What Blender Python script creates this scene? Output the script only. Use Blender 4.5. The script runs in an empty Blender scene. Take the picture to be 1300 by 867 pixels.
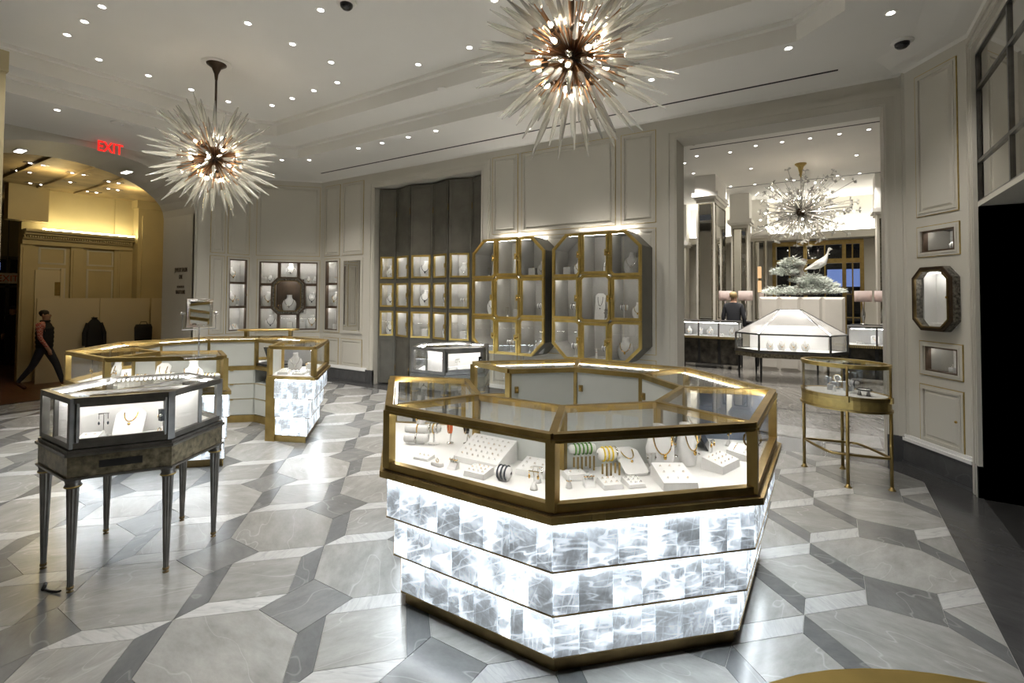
import bpy, math, random
from mathutils import Vector, Matrix
random.seed(11)
sc = bpy.context.scene
COL = sc.collection
PI = math.pi
R = math.radians
# ------------------------------------------------------------------ camera
AZ = R(122.5)                                   # room x axis seen from the lens direction
def to_room(v):
    return Vector((v[0]*math.sin(AZ)+v[1]*math.cos(AZ), -v[0]*math.cos(AZ)+v[1]*math.sin(AZ), v[2]))
pitch, roll, EYE = 0.02602, 0.0052058, 1.655
cp, sp, cr, sr = math.cos(pitch), math.sin(pitch), math.cos(roll), math.sin(roll)
r0, u0, f0 = Vector((1,0,0)), Vector((0,-sp,cp)), Vector((0,cp,sp))
c_right, c_up, c_fwd = to_room(cr*r0+sr*u0), to_room(-sr*r0+cr*u0), to_room(f0)
camd = bpy.data.cameras.new('camera'); cam = bpy.data.objects.new('camera', camd); COL.objects.link(cam)
m = Matrix.Identity(4)
for i in range(3):
    m[i][0], m[i][1], m[i][2] = c_right[i], c_up[i], -c_fwd[i]
m[0][3], m[1][3], m[2][3] = 0, 0, EYE
cam.matrix_world = m
camd.sensor_width = 36; camd.lens = 631.94/1300*36; camd.shift_y = (358.823-433.5)/1300
camd.clip_start = .05; camd.clip_end = 200
sc.camera = cam
# ------------------------------------------------------------------ world, exposure
w = bpy.data.worlds.new('world'); sc.world = w; w.use_nodes = True
w.node_tree.nodes['Background'].inputs[0].default_value = (.9, .93, 1, 1)
w.node_tree.nodes['Background'].inputs[1].default_value = .06
sc.view_settings.view_transform = 'Standard'; sc.view_settings.look = 'None'
sc.view_settings.exposure = 0.0; sc.view_settings.gamma = 1
sc.view_settings.use_curve_mapping = False
sc.cycles.max_bounces = 7; sc.cycles.diffuse_bounces = 4; sc.cycles.glossy_bounces = 4
sc.cycles.transmission_bounces = 6; sc.cycles.transparent_max_bounces = 32
sc.cycles.caustics_reflective = False; sc.cycles.caustics_refractive = False
sc.cycles.sample_clamp_indirect = 6
SPOT_W, LED_E = 64.0, 50.0
# ------------------------------------------------------------------ materials
def newmat(name):
    mt = bpy.data.materials.new(name); mt.use_nodes = True
    nt = mt.node_tree; nt.nodes.clear()
    out = nt.nodes.new('ShaderNodeOutputMaterial')
    return mt, nt, out
def prin(nt, col, rough, metal=0):
    b = nt.nodes.new('ShaderNodeBsdfPrincipled')
    b.inputs['Base Color'].default_value = (*col, 1); b.inputs['Roughness'].default_value = rough
    b.inputs['Metallic'].default_value = metal
    return b
def N(nt, typ, **kw):
    n = nt.nodes.new(typ)
    for k, v in kw.items():
        if k.startswith('i_'):
            n.inputs[k[2:].replace('_', ' ')].default_value = v
        else: setattr(n, k, v)
    return n
def mat(name, col, rough=.5, metal=0, var=.06, scale=6, bump=0, stretch=None):
    mt, nt, out = newmat(name); L = nt.links.new
    b = prin(nt, col, rough, metal)
    geo = N(nt, 'ShaderNodeNewGeometry')
    mp = N(nt, 'ShaderNodeMapping'); L(geo.outputs['Position'], mp.inputs['Vector'])
    if stretch: mp.inputs['Scale'].default_value = stretch
    nz = N(nt, 'ShaderNodeTexNoise', i_Scale=scale, i_Detail=4.0); L(mp.outputs[0], nz.inputs['Vector'])
    rmp = N(nt, 'ShaderNodeValToRGB')
    rmp.color_ramp.elements[0].position = .3; rmp.color_ramp.elements[1].position = .7
    rmp.color_ramp.elements[0].color = (*[max(0, c*(1-var)) for c in col], 1)
    rmp.color_ramp.elements[1].color = (*[min(1, c*(1+var)) for c in col], 1)
    L(nz.outputs['Fac'], rmp.inputs['Fac']); L(rmp.outputs[0], b.inputs['Base Color'])
    if bump:
        bp = N(nt, 'ShaderNodeBump', i_Strength=bump, i_Distance=.004); L(nz.outputs['Fac'], bp.inputs['Height']); L(bp.outputs[0], b.inputs['Normal'])
    L(b.outputs[0], out.inputs[0])
    return mt
def emit(name, col, strength):
    mt, nt, out = newmat(name)
    e = N(nt, 'ShaderNodeEmission'); e.inputs[0].default_value = (*col, 1); e.inputs[1].default_value = strength
    nt.links.new(e.outputs[0], out.inputs[0]); return mt
def glassmat(name, tint=(1,1,1), f0=.045, f1=.55):
    mt, nt, out = newmat(name); L = nt.links.new
    tr = N(nt, 'ShaderNodeBsdfTransparent'); tr.inputs[0].default_value = (*tint, 1)
    gl = N(nt, 'ShaderNodeBsdfGlossy'); gl.inputs[1].default_value = .0
    lw = N(nt, 'ShaderNodeLayerWeight'); lw.inputs[0].default_value = .5
    pw = N(nt, 'ShaderNodeMath', operation='POWER'); L(lw.outputs['Facing'], pw.inputs[0]); pw.inputs[1].default_value = 4.5
    mr = N(nt, 'ShaderNodeMapRange'); L(pw.outputs[0], mr.inputs[0]); mr.inputs['To Min'].default_value = f0; mr.inputs['To Max'].default_value = f1
    mx = N(nt, 'ShaderNodeMixShader')
    L(mr.outputs[0], mx.inputs[0]); L(tr.outputs[0], mx.inputs[1]); L(gl.outputs[0], mx.inputs[2]); L(mx.outputs[0], out.inputs[0])
    return mt
def marble(name, c1, c2, vein, rough=.2, vscale=1.6, vwidth=.035, stretch=(1,1,1), vamt=.7):
    mt, nt, out = newmat(name); L = nt.links.new
    geo = N(nt, 'ShaderNodeNewGeometry'); oi = N(nt, 'ShaderNodeObjectInfo')
    ad = N(nt, 'ShaderNodeMath', operation='ADD'); L(oi.outputs['Random'], ad.inputs[0]); L(geo.outputs['Random Per Island'], ad.inputs[1])
    mu = N(nt, 'ShaderNodeMath', operation='MULTIPLY'); L(ad.outputs[0], mu.inputs[0]); mu.inputs[1].default_value = 37.0
    rot = N(nt, 'ShaderNodeVectorRotate', rotation_type='Z_AXIS'); L(geo.outputs['Position'], rot.inputs['Vector']); L(mu.outputs[0], rot.inputs['Angle'])
    va = N(nt, 'ShaderNodeVectorMath', operation='ADD'); L(rot.outputs[0], va.inputs[0]); L(mu.outputs[0], va.inputs[1])
    mp = N(nt, 'ShaderNodeMapping'); mp.inputs['Scale'].default_value = stretch; L(va.outputs[0], mp.inputs[0])
    n1 = N(nt, 'ShaderNodeTexNoise', i_Scale=vscale, i_Detail=2.2, i_Roughness=.6, i_Distortion=.25); L(mp.outputs[0], n1.inputs['Vector'])
    sb = N(nt, 'ShaderNodeMath', operation='SUBTRACT'); L(n1.outputs['Fac'], sb.inputs[0]); sb.inputs[1].default_value = .5
    ab = N(nt, 'ShaderNodeMath', operation='ABSOLUTE'); L(sb.outputs[0], ab.inputs[0])
    rv = N(nt, 'ShaderNodeValToRGB'); rv.color_ramp.elements[0].position = 0; rv.color_ramp.elements[1].position = vwidth
    rv.color_ramp.elements[0].color = (vamt,)*3+(1,); rv.color_ramp.elements[1].color = (0,0,0,1); L(ab.outputs[0], rv.inputs[0])
    n2 = N(nt, 'ShaderNodeTexNoise', i_Scale=vscale*2.6, i_Detail=9.0, i_Roughness=.72); L(mp.outputs[0], n2.inputs['Vector'])
    rc = N(nt, 'ShaderNodeValToRGB'); rc.color_ramp.elements[0].position = .3; rc.color_ramp.elements[1].position = .7
    rc.color_ramp.elements[0].color = (*c1, 1); rc.color_ramp.elements[1].color = (*c2, 1); L(n2.outputs['Fac'], rc.inputs[0])
    hv = N(nt, 'ShaderNodeHueSaturation'); L(rc.outputs[0], hv.inputs['Color'])
    mr = N(nt, 'ShaderNodeMapRange'); fr = N(nt, 'ShaderNodeMath', operation='FRACT'); L(mu.outputs[0], fr.inputs[0]); L(fr.outputs[0], mr.inputs[0])
    mr.inputs['To Min'].default_value = .86; mr.inputs['To Max'].default_value = 1.12; L(mr.outputs[0], hv.inputs['Value'])
    mx = N(nt, 'ShaderNodeMixRGB'); mx.inputs[2].default_value = (*vein, 1); L(rv.outputs[0], mx.inputs[0]); L(hv.outputs[0], mx.inputs[1])
    b = prin(nt, c1, rough); L(mx.outputs[0], b.inputs['Base Color']); L(b.outputs[0], out.inputs[0])
    return mt
def selenite(name, e0, e1):
    mt, nt, out = newmat(name); L = nt.links.new
    geo = N(nt, 'ShaderNodeNewGeometry'); oi = N(nt, 'ShaderNodeObjectInfo')
    def M(op, a, b):
        n = N(nt, 'ShaderNodeMath', operation=op)
        for i, q in enumerate((a, b)):
            if isinstance(q, (int, float)): n.inputs[i].default_value = q
            else: L(q, n.inputs[i])
        return n.outputs[0]
    mu = M('MULTIPLY', oi.outputs['Random'], 61.0)
    va = N(nt, 'ShaderNodeVectorMath', operation='ADD'); L(geo.outputs['Position'], va.inputs[0]); L(mu, va.inputs[1])
    ang = M('MULTIPLY', M('SUBTRACT', oi.outputs['Random'], .5), 1.6)
    def streak(scale, axis_rot, w_, dist):        # bright hairlines of cleavage planes
        rt = N(nt, 'ShaderNodeVectorRotate', rotation_type='EULER_XYZ'); rt.inputs['Rotation'].default_value = axis_rot; L(va.outputs[0], rt.inputs['Vector'])
        mp = N(nt, 'ShaderNodeMapping'); mp.inputs['Scale'].default_value = scale; L(rt.outputs[0], mp.inputs[0])
        n1 = N(nt, 'ShaderNodeTexNoise', i_Scale=1.0, i_Detail=1.6, i_Roughness=.5, i_Distortion=dist); L(mp.outputs[0], n1.inputs['Vector'])
        ab = M('ABSOLUTE', M('SUBTRACT', n1.outputs['Fac'], .5), 0)
        rp = N(nt, 'ShaderNodeValToRGB'); rp.color_ramp.elements[0].position = 0; rp.color_ramp.elements[1].position = w_
        rp.color_ramp.elements[0].color = (1,1,1,1); rp.color_ramp.elements[1].color = (0,0,0,1); L(ab, rp.inputs[0])
        return rp.outputs[0]
    s1 = streak((3.5,3.5,22),(.55,.45,0),.030,.0)
    s2 = streak((17,17,2.5),(.12,-.14,0),.018,.0)
    s3 = streak((4,4,17),(-.35,-.3,0),.022,.0)
    mp = N(nt, 'ShaderNodeMapping'); mp.inputs['Scale'].default_value = (6,6,7); L(va.outputs[0], mp.inputs[0])
    cl = N(nt, 'ShaderNodeTexNoise', i_Scale=1.0, i_Detail=5.0, i_Roughness=.55); L(mp.outputs[0], cl.inputs['Vector'])
    cr_ = N(nt, 'ShaderNodeMapRange'); L(cl.outputs['Fac'], cr_.inputs[0]); cr_.inputs['From Min'].default_value = .38; cr_.inputs['From Max'].default_value = .72
    fz = N(nt, 'ShaderNodeTexNoise', i_Scale=60.0, i_Detail=3.0); L(va.outputs[0], fz.inputs['Vector'])
    lines = M('MAXIMUM', M('MULTIPLY', s1, .75), M('MAXIMUM', M('MULTIPLY', s2, .45), M('MULTIPLY', s3, .35)))
    lines = M('MULTIPLY', lines, M('ADD', cr_.outputs[0], .25))
    tot = M('ADD', M('MULTIPLY', M('POWER', cr_.outputs[0], 1.8), .85), M('ADD', lines, M('MULTIPLY', M('SUBTRACT', fz.outputs['Fac'], .5), .25)))
    ml = N(nt, 'ShaderNodeMapRange'); L(M('FRACT', mu, 0), ml.inputs[0]); ml.inputs['To Min'].default_value = .6; ml.inputs['To Max'].default_value = 1.35
    st = N(nt, 'ShaderNodeMapRange', clamp=False); L(tot, st.inputs[0]); st.inputs['To Min'].default_value = e0; st.inputs['To Max'].default_value = e1
    sm = M('MAXIMUM', M('MULTIPLY', st.outputs[0], ml.outputs[0]), 0.03)
    b = prin(nt, (.50,.52,.54), .22); b.inputs['Emission Color'].default_value = (.80, .90, 1, 1); L(sm, b.inputs['Emission Strength'])
    L(b.outputs[0], out.inputs[0])
    return mt
def wood(name, c1, c2):
    return mat(name, c1, .45, 0, .25, 4, 0, (1, 9, 9))
MT = {}
MT['plaster'] = mat('greige_plaster', (.60,.572,.50), .6, 0, .025, 2)
MT['ceil'] = mat('ceiling_plaster', (.84,.82,.77), .75, 0, .02, 1.2)
MT['gilt'] = mat('gilt_line', (.50,.37,.13), .4, .7, .15, 20)
MT['brass'] = mat('aged_brass', (.375,.27,.10), .34, .9, .18, 9)
MT['brass_dark'] = mat('bronze', (.20,.14,.062), .35, .85, .2, 9)
MT['brass_bright'] = mat('polished_brass', (.60,.445,.15), .30, .88, .15, 9)
MT['nickel'] = mat('dark_nickel', (.19,.185,.175), .30, .85, .2, 12)
MT['umber'] = mat('dark_bronze', (.075,.05,.032), .4, .7, .25, 12)
MT['copper'] = mat('copper_rod', (.34,.18,.085), .3, .9, .2, 12)
MT['backlight'] = emit('backlight', (.88,.95,1), 2.6)
MT['screen'] = mat('bronze_leather', (.115,.108,.088), .42, .25, .16, 5, .1)
MT['walnut'] = mat('walnut', (.085,.055,.035), .4, 0, .3, 14, 0, (1,1,.2))
MT['white'] = mat('white_lining', (.80,.79,.77), .7, 0, .015, 30)
MT['velvet'] = mat('white_suede', (.80,.79,.775), .85, 0, .03, 40)
MT['velvet2'] = mat('grey_suede', (.46,.45,.44), .85, 0, .05, 40)
MT['linen'] = mat('grey_linen', (.52,.51,.485), .85, 0, .06, 60)
MT['lacquer'] = mat('pale_lacquer', (.66,.68,.65), .3, 0, .015, 10)
MT['slate'] = mat('slate_blue_lacquer', (.16,.19,.25), .3, 0, .04, 6)
MT['gold'] = mat('gold', (.75,.50,.16), .2, 1, .1, 30)
MT['silver'] = mat('silver', (.75,.74,.72), .15, 1, .1, 30)
MT['darkgem'] = mat('dark_gems', (.03,.035,.05), .15, 0, .4, 200)
MT['chrome'] = mat('chrome', (.7,.7,.7), .12, 1, .03, 10)
MT['black'] = mat('black', (.012,.012,.012), .6, 0, .2, 8)
MT['blackgloss'] = mat('black_gloss', (.012,.012,.013), .15, 0, .2, 8)
MT['smoke'] = mat('dark_antique_glass', (.07,.065,.055), .12, .75, .7, 9)
MT['verre'] = mat('verre_eglomise', (.26,.23,.16), .25, .6, .6, 28, .15)
MT['shell'] = mat('mottled_shell', (.13,.12,.10), .3, .4, .9, 40, .1)
MT['mirror'] = mat('mirror', (.80,.79,.76), .02, 1, .02, 3)
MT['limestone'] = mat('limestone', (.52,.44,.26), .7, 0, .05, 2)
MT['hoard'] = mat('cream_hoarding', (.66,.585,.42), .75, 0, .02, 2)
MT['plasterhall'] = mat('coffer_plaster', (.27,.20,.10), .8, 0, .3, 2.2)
MT['woodfloor'] = mat('parquet', (.16,.075,.04), .35, 0, .25, 3, 0, (1,8,1))
MT['led'] = emit('led_white', (1,.97,.93), LED_E)
MT['leddim'] = emit('led_warm_strip', (1,.97,.92), 20.0)
MT['ledcool'] = emit('led_cool', (.86,.94,1), 36.0)
MT['ledcell'] = emit('cell_led', (1,.96,.9), 48.0)
MT['lens'] = emit('lamp_lens', (1,.97,.92), 12.0)
MT['bulb'] = emit('bulb', (1,.87,.70), 115.0)
MT['cove'] = emit('cove_light', (1,.97,.9), 2.2)
MT['hallcove'] = emit('hall_cove_light', (1,.88,.52), 40.0)
MT['red'] = emit('exit_red', (1,.02,.015), 1.6)
MT['exitface'] = mat('exit_face', (.75,.65,.62), .4)
MT['glass'] = glassmat('clear_glass', (.985,.99,.985))
MT['selenite'] = selenite('selenite_backlit', .20, 2.2)
MT['grout'] = mat('grout', (.44,.43,.41), .6)
MT['hexm'] = marble('light_grey_marble', (.235,.232,.222), (.36,.356,.343), (.47,.465,.455), .24, 1.5, .007, (1,2.4,1), .5)
MT['sqm'] = marble('mid_grey_marble', (.135,.137,.136), (.21,.212,.21), (.36,.36,.36), .23, 1.7, .008, (1,1.8,1), .5)
MT['dkm'] = marble('dark_grey_marble', (.11,.114,.116), (.17,.173,.175), (.28,.28,.28), .23, 1.7, .007, (1,1.8,1), .5)
MT['whm'] = marble('white_marble', (.42,.42,.415), (.53,.53,.525), (.31,.315,.32), .23, 3.0, .03, (1,5,1), .5)
MT['border'] = marble('charcoal_marble', (.055,.055,.057), (.088,.088,.088), (.13,.13,.13), .2, 1.4, .005, (1,2,1), .4)
MT['stone2'] = marble('taupe_stone', (.12,.113,.103), (.20,.19,.175), (.27,.26,.24), .22, 1.6, .03, (1,4,1))
def shademat():
    mt, nt, out = newmat('lamp_shade'); L = nt.links.new
    a = N(nt, 'ShaderNodeBsdfDiffuse'); a.inputs[0].default_value = (.68,.62,.60,1)
    b = N(nt, 'ShaderNodeBsdfTranslucent'); b.inputs[0].default_value = (.72,.62,.58,1)
    m_ = N(nt, 'ShaderNodeMixShader'); m_.inputs[0].default_value = .5; L(a.outputs[0], m_.inputs[1]); L(b.outputs[0], m_.inputs[2]); L(m_.outputs[0], out.inputs[0]); return mt
MT['shade'] = shademat()
MT['niche'] = mat('niche_lining', (.60,.59,.57), .8, 0, .03, 40)
def frosted():
    mt, nt, out = newmat('smoky_glass'); L = nt.links.new
    a = N(nt, 'ShaderNodeBsdfTransparent'); a.inputs[0].default_value = (.9,.9,.9,1)
    b = N(nt, 'ShaderNodeBsdfPrincipled'); b.inputs['Base Color'].default_value = (.55,.54,.52,1); b.inputs['Roughness'].default_value = .12
    m_ = N(nt, 'ShaderNodeMixShader'); m_.inputs[0].default_value = .45; L(a.outputs[0], m_.inputs[1]); L(b.outputs[0], m_.inputs[2]); L(m_.outputs[0], out.inputs[0]); return mt
MT['roofglass'] = frosted()
MT['skin'] = mat('skin', (.42,.24,.16), .5)
MT['hair'] = mat('dark_hair', (.02,.015,.012), .5)
MT['blond'] = mat('blond_hair', (.45,.32,.15), .5)
MT['navy'] = mat('navy_cloth', (.015,.016,.02), .8)
MT['jeans'] = mat('dark_denim', (.03,.035,.05), .8)
MT['shoe'] = mat('brown_leather', (.10,.035,.018), .5)
MT['needle'] = mat('frosted_needles', (.52,.55,.50), .8, 0, .35, 30)
MT['barkm'] = mat('frosted_bark', (.33,.30,.26), .8)
MT['bird'] = mat('white_feathers', (.85,.84,.80), .7, 0, .04, 30)
MT['panelbeige'] = mat('beige_lacquer', (.47,.44,.39), .45, 0, .04, 3)
MT['bluelit'] = emit('lit_shopfront', (.30,.45,1), .55)
MT['nightglass'] = mat('night_glass', (.02,.022,.025), .08)
MT['amber'] = emit('reflected_sconce_glow', (1,.62,.32), 1.0)
MT['cove_far'] = emit('far_cove_light', (1,.97,.9), 11.0)
MT['led2'] = emit('far_led', (1,.98,.95), 60.0)
MT['shadebulb'] = emit('shade_bulb', (1,.88,.8), 22.0)
MT['bulb3'] = emit('crystal_bulb', (1,.88,.7), 130.0)
MT['sky'] = mat('pale_lettering', (.4,.45,.6), .5)
MT['steel'] = mat('galvanised_steel', (.25,.28,.33), .4, .5)
MT['crystal'] = mat('crystal', (.86,.84,.79), .10, .35, .2, 60)
MT['green'] = mat('green_beads', (.12,.30,.05), .3, 0, .5, 150)
MT['yellow'] = mat('yellow_beads', (.85,.55,.03), .35, 0, .35, 150)
MT['orange'] = mat('orange_enamel', (.65,.12,.03), .3)
MT['bluegem'] = mat('blue_stone', (.03,.10,.30), .2)
def plaid():
    mt, nt, out = newmat('red_plaid'); L = nt.links.new
    g = N(nt, 'ShaderNodeNewGeometry'); ck = N(nt, 'ShaderNodeTexChecker', i_Scale=38.0)
    ck.inputs[1].default_value = (.42,.05,.04,1); ck.inputs[2].default_value = (.55,.33,.30,1)
    L(g.outputs['Position'], ck.inputs[0]); b = prin(nt, (.4,.05,.04), .8); L(ck.outputs[0], b.inputs['Base Color']); L(b.outputs[0], out.inputs[0]); return mt
MT['plaid'] = plaid()
def spikeglass():
    mt, nt, out = newmat('spike_glass'); L = nt.links.new
    tr = N(nt, 'ShaderNodeBsdfTransparent'); tr.inputs[0].default_value = (.96,.965,.94,1)
    gl = N(nt, 'ShaderNodeBsdfGlossy'); gl.inputs[0].default_value = (1,.98,.92,1); gl.inputs[1].default_value = .06
    d1 = N(nt, 'ShaderNodeBsdfTranslucent'); d1.inputs[0].default_value = (.95,.93,.86,1)
    d2 = N(nt, 'ShaderNodeBsdfDiffuse'); d2.inputs[0].default_value = (.95,.94,.90,1)
    df = N(nt, 'ShaderNodeAddShader'); L(d1.outputs[0], df.inputs[0]); L(d2.outputs[0], df.inputs[1])
    fr = N(nt, 'ShaderNodeFresnel'); fr.inputs[0].default_value = 1.6
    geo = N(nt, 'ShaderNodeNewGeometry'); nz = N(nt, 'ShaderNodeTexNoise', i_Scale=70.0); L(geo.outputs['Position'], nz.inputs['Vector'])
    bp = N(nt, 'ShaderNodeBump', i_Strength=.6, i_Distance=.004); L(nz.outputs['Fac'], bp.inputs['Height']); L(bp.outputs[0], gl.inputs['Normal']); L(bp.outputs[0], fr.inputs['Normal'])
    m1 = N(nt, 'ShaderNodeMixShader'); m1.inputs[0].default_value = .20; L(tr.outputs[0], m1.inputs[1]); L(df.outputs[0], m1.inputs[2])
    m2 = N(nt, 'ShaderNodeMixShader'); L(fr.outputs[0], m2.inputs[0]); L(m1.outputs[0], m2.inputs[1]); L(gl.outputs[0], m2.inputs[2])
    L(m2.outputs[0], out.inputs[0]); return mt
MT['spike'] = spikeglass()
# ------------------------------------------------------------------ mesh helpers
class MB:
    def __init__(s): s.v = []; s.f = []; s.mi = []
    def add(s, vs, fs, mi=0):
        n = len(s.v); s.v += [tuple(v) for v in vs]; s.f += [tuple(i+n for i in f) for f in fs]; s.mi += [mi]*len(fs); return s
    def box(s, x0, x1, y0, y1, z0, z1, mi=0):
        return s.add([(x0,y0,z0),(x1,y0,z0),(x1,y1,z0),(x0,y1,z0),(x0,y0,z1),(x1,y0,z1),(x1,y1,z1),(x0,y1,z1)],
                     [(0,3,2,1),(4,5,6,7),(0,1,5,4),(1,2,6,5),(2,3,7,6),(3,0,4,7)], mi)
    def prism(s, poly, z0, z1, mi=0):
        n = len(poly)
        return s.add([(p[0],p[1],z0) for p in poly]+[(p[0],p[1],z1) for p in poly],
                     [tuple(range(n-1,-1,-1)), tuple(range(n,2*n))]+[(i,(i+1)%n,(i+1)%n+n,i+n) for i in range(n)], mi)
    def prismY(s, poly, y0, y1, mi=0):          # poly in x,z
        n = len(poly)
        return s.add([(p[0],y0,p[1]) for p in poly]+[(p[0],y1,p[1]) for p in poly],
                     [tuple(range(n)), tuple(range(2*n-1,n-1,-1))]+[(i,i+n,(i+1)%n+n,(i+1)%n) for i in range(n)], mi)
    def ringY(s, o, i, y0, y1, mi=0):           # ring between two x,z polygons
        n = len(o); vs = [(p[0],y0,p[1]) for p in o]+[(p[0],y0,p[1]) for p in i]+[(p[0],y1,p[1]) for p in o]+[(p[0],y1,p[1]) for p in i]
        fs = []
        for a in range(n):
            b = (a+1)%n
            fs += [(a,b,b+n,a+n),(a+2*n,a+3*n,b+3*n,b+2*n),(a,a+2*n,b+2*n,b),(a+n,b+n,b+3*n,a+3*n)]
        return s.add(vs, fs, mi)
    def ringZ(s, o, i, z0, z1, mi=0):
        n = len(o); vs = [(p[0],p[1],z0) for p in o]+[(p[0],p[1],z0) for p in i]+[(p[0],p[1],z1) for p in o]+[(p[0],p[1],z1) for p in i]
        fs = []
        for a in range(n):
            b = (a+1)%n
            fs += [(a,a+n,b+n,b),(a+2*n,b+2*n,b+3*n,a+3*n),(a,b,b+2*n,a+2*n),(a+n,a+3*n,b+3*n,b+n)]
        return s.add(vs, fs, mi)
    def bar(s, p, q, wd, h, mi=0):              # rectangular bar; h measured towards world up
        p, q = Vector(p), Vector(q); d = (q-p).normalized()
        up = Vector((0,0,1)) if abs(d.z) < .95 else Vector((0,1,0))
        sd = d.cross(up).normalized(); up = sd.cross(d).normalized()
        vs = []
        for e in (p, q):
            for a, b in ((-1,-1),(1,-1),(1,1),(-1,1)): vs.append(e+sd*a*wd/2+up*b*h/2)
        return s.add(vs, [(0,1,2,3),(7,6,5,4),(0,4,5,1),(1,5,6,2),(2,6,7,3),(3,7,4,0)], mi)
    def tube(s, p, q, r, r2=None, n=8, mi=0):
        r2 = r if r2 is None else r2
        p, q = Vector(p), Vector(q); d = (q-p).normalized()
        a = d.orthogonal().normalized(); b = d.cross(a)
        vs = [p+(a*math.cos(2*PI*i/n)+b*math.sin(2*PI*i/n))*r for i in range(n)]+[q+(a*math.cos(2*PI*i/n)+b*math.sin(2*PI*i/n))*r2 for i in range(n)]
        return s.add(vs, [tuple(range(n-1,-1,-1)), tuple(range(n,2*n))]+[(i,(i+1)%n,(i+1)%n+n,i+n) for i in range(n)], mi)
    def path(s, pts, r, n=5, closed=False, mi=0):
        P = [Vector(p) for p in pts]; k = len(P); vs = []; fs = []
        for i in range(k):
            a = P[(i-1)%k] if (closed or i) else P[i]; b = P[(i+1)%k] if (closed or i < k-1) else P[i]
            d = (b-a).normalized(); ref = Vector((0,0,1)) if abs(d.z) < .9 else Vector((1,0,0))
            u = d.cross(ref).normalized(); v = u.cross(d)
            vs += [P[i]+(u*math.cos(2*PI*j/n)+v*math.sin(2*PI*j/n))*r for j in range(n)]
        for i in range(k if closed else k-1):
            for j in range(n):
                a, b = i*n+j, i*n+(j+1)%n; c, d = ((i+1)%k)*n+(j+1)%n, ((i+1)%k)*n+j
                fs.append((a,b,c,d))
        return s.add(vs, fs, mi)
    def torus(s, c, Rr, r, ax='z', n=14, m_=5, mi=0):
        pts = []
        for i in range(n):
            a, b = Rr*math.cos(2*PI*i/n), Rr*math.sin(2*PI*i/n)
            pts.append(Vector(c)+(Vector((a,b,0)) if ax == 'z' else Vector((a,0,b)) if ax == 'y' else Vector((0,a,b))))
        return s.path(pts, r, m_, True, mi)
    def lathe(s, prof, n=12, c=(0,0,0), sx=1, sy=1, mi=0):
        vs = []; fs = []; k = len(prof)
        for r, z in prof:
            vs += [(c[0]+r*sx*math.cos(2*PI*i/n), c[1]+r*sy*math.sin(2*PI*i/n), c[2]+z) for i in range(n)]
        for j in range(k-1):
            for i in range(n): fs.append((j*n+i, j*n+(i+1)%n, (j+1)*n+(i+1)%n, (j+1)*n+i))
        fs += [tuple(range(n-1,-1,-1)), tuple((k-1)*n+i for i in range(n))]
        return s.add(vs, fs, mi)
    def ball(s, c, r, n=8, k=5, sz=1, mi=0):
        return s.lathe([(max(1e-4, r*math.sin(PI*j/k)), -r*sz*math.cos(PI*j/k)) for j in range(k+1)], n, c, 1, 1, mi)
    def mesh(s, name, mats):
        me = bpy.data.meshes.new(name); me.from_pydata(s.v, [], s.f)
        for q in (mats if isinstance(mats, (list, tuple)) else [mats]): me.materials.append(MT[q] if isinstance(q, str) else q)
        if any(s.mi): me.polygons.foreach_set('material_index', s.mi)
        me.update(); return me
    def build(s, name, mats, parent=None, smooth=False, loc=None, rz=0):
        me = s.mesh(name, mats)
        if smooth: me.shade_smooth()
        return link(name, me, parent, loc, rz)
def link(name, me, parent=None, loc=None, rz=0):
    o = bpy.data.objects.new(name, me); COL.objects.link(o)
    if parent: o.parent = parent
    if loc is not None: o.location = loc
    if rz: o.rotation_euler.z = rz
    return o
def tag(o, label=None, cat=None, group=None, kind=None):
    if label: o['label'] = label
    if cat: o['category'] = cat
    if group: o['group'] = group
    if kind: o['kind'] = kind
    return o
def thing(name, label, cat, loc=(0,0,0), rz=0, group=None, kind=None):
    o = bpy.data.objects.new(name, None); COL.objects.link(o); o.location = loc; o.rotation_euler.z = rz
    o.empty_display_size = .1
    return tag(o, label, cat, group, kind)
def struct(o): o['kind'] = 'structure'; return o
def inset(poly, d):
    n = len(poly); out = []
    A = sum(poly[i][0]*poly[(i+1)%n][1]-poly[(i+1)%n][0]*poly[i][1] for i in range(n))
    sg = 1 if A > 0 else -1
    lines = []
    for i in range(n):
        (x0,y0),(x1,y1) = poly[i], poly[(i+1)%n]; l = math.hypot(x1-x0, y1-y0)
        nx, ny = -(y1-y0)/l*sg, (x1-x0)/l*sg
        lines.append((x0+nx*d, y0+ny*d, (x1-x0)/l, (y1-y0)/l))
    for i in range(n):
        x0,y0,dx,dy = lines[i-1]; x1,y1,ex,ey = lines[i]
        den = dx*ey-dy*ex
        t = ((x1-x0)*ey-(y1-y0)*ex)/den
        out.append((x0+dx*t, y0+dy*t))
    return out
def chamf(x0, x1, z0, z1, bl=0, br=0, tr=0, tl=0):
    p = []
    p += [(x0+bl,z0)] if bl else [(x0,z0)]
    if not bl: pass
    p += [(x1-br,z0),(x1,z0+br)] if br else [(x1,z0)]
    p += [(x1,z1-tr),(x1-tr,z1)] if tr else [(x1,z1)]
    p += [(x0+tl,z1),(x0,z1-tl)] if tl else [(x0,z1)]
    if bl: p += [(x0,z0+bl)]
    return p
def ell(a, b, n, rot=0, c=(0,0)):
    return [(c[0]+a*math.cos(t)*math.cos(rot)-b*math.sin(t)*math.sin(rot), c[1]+a*math.cos(t)*math.sin(rot)+b*math.sin(t)*math.cos(rot)) for t in [2*PI*i/n for i in range(n)]]
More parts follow.
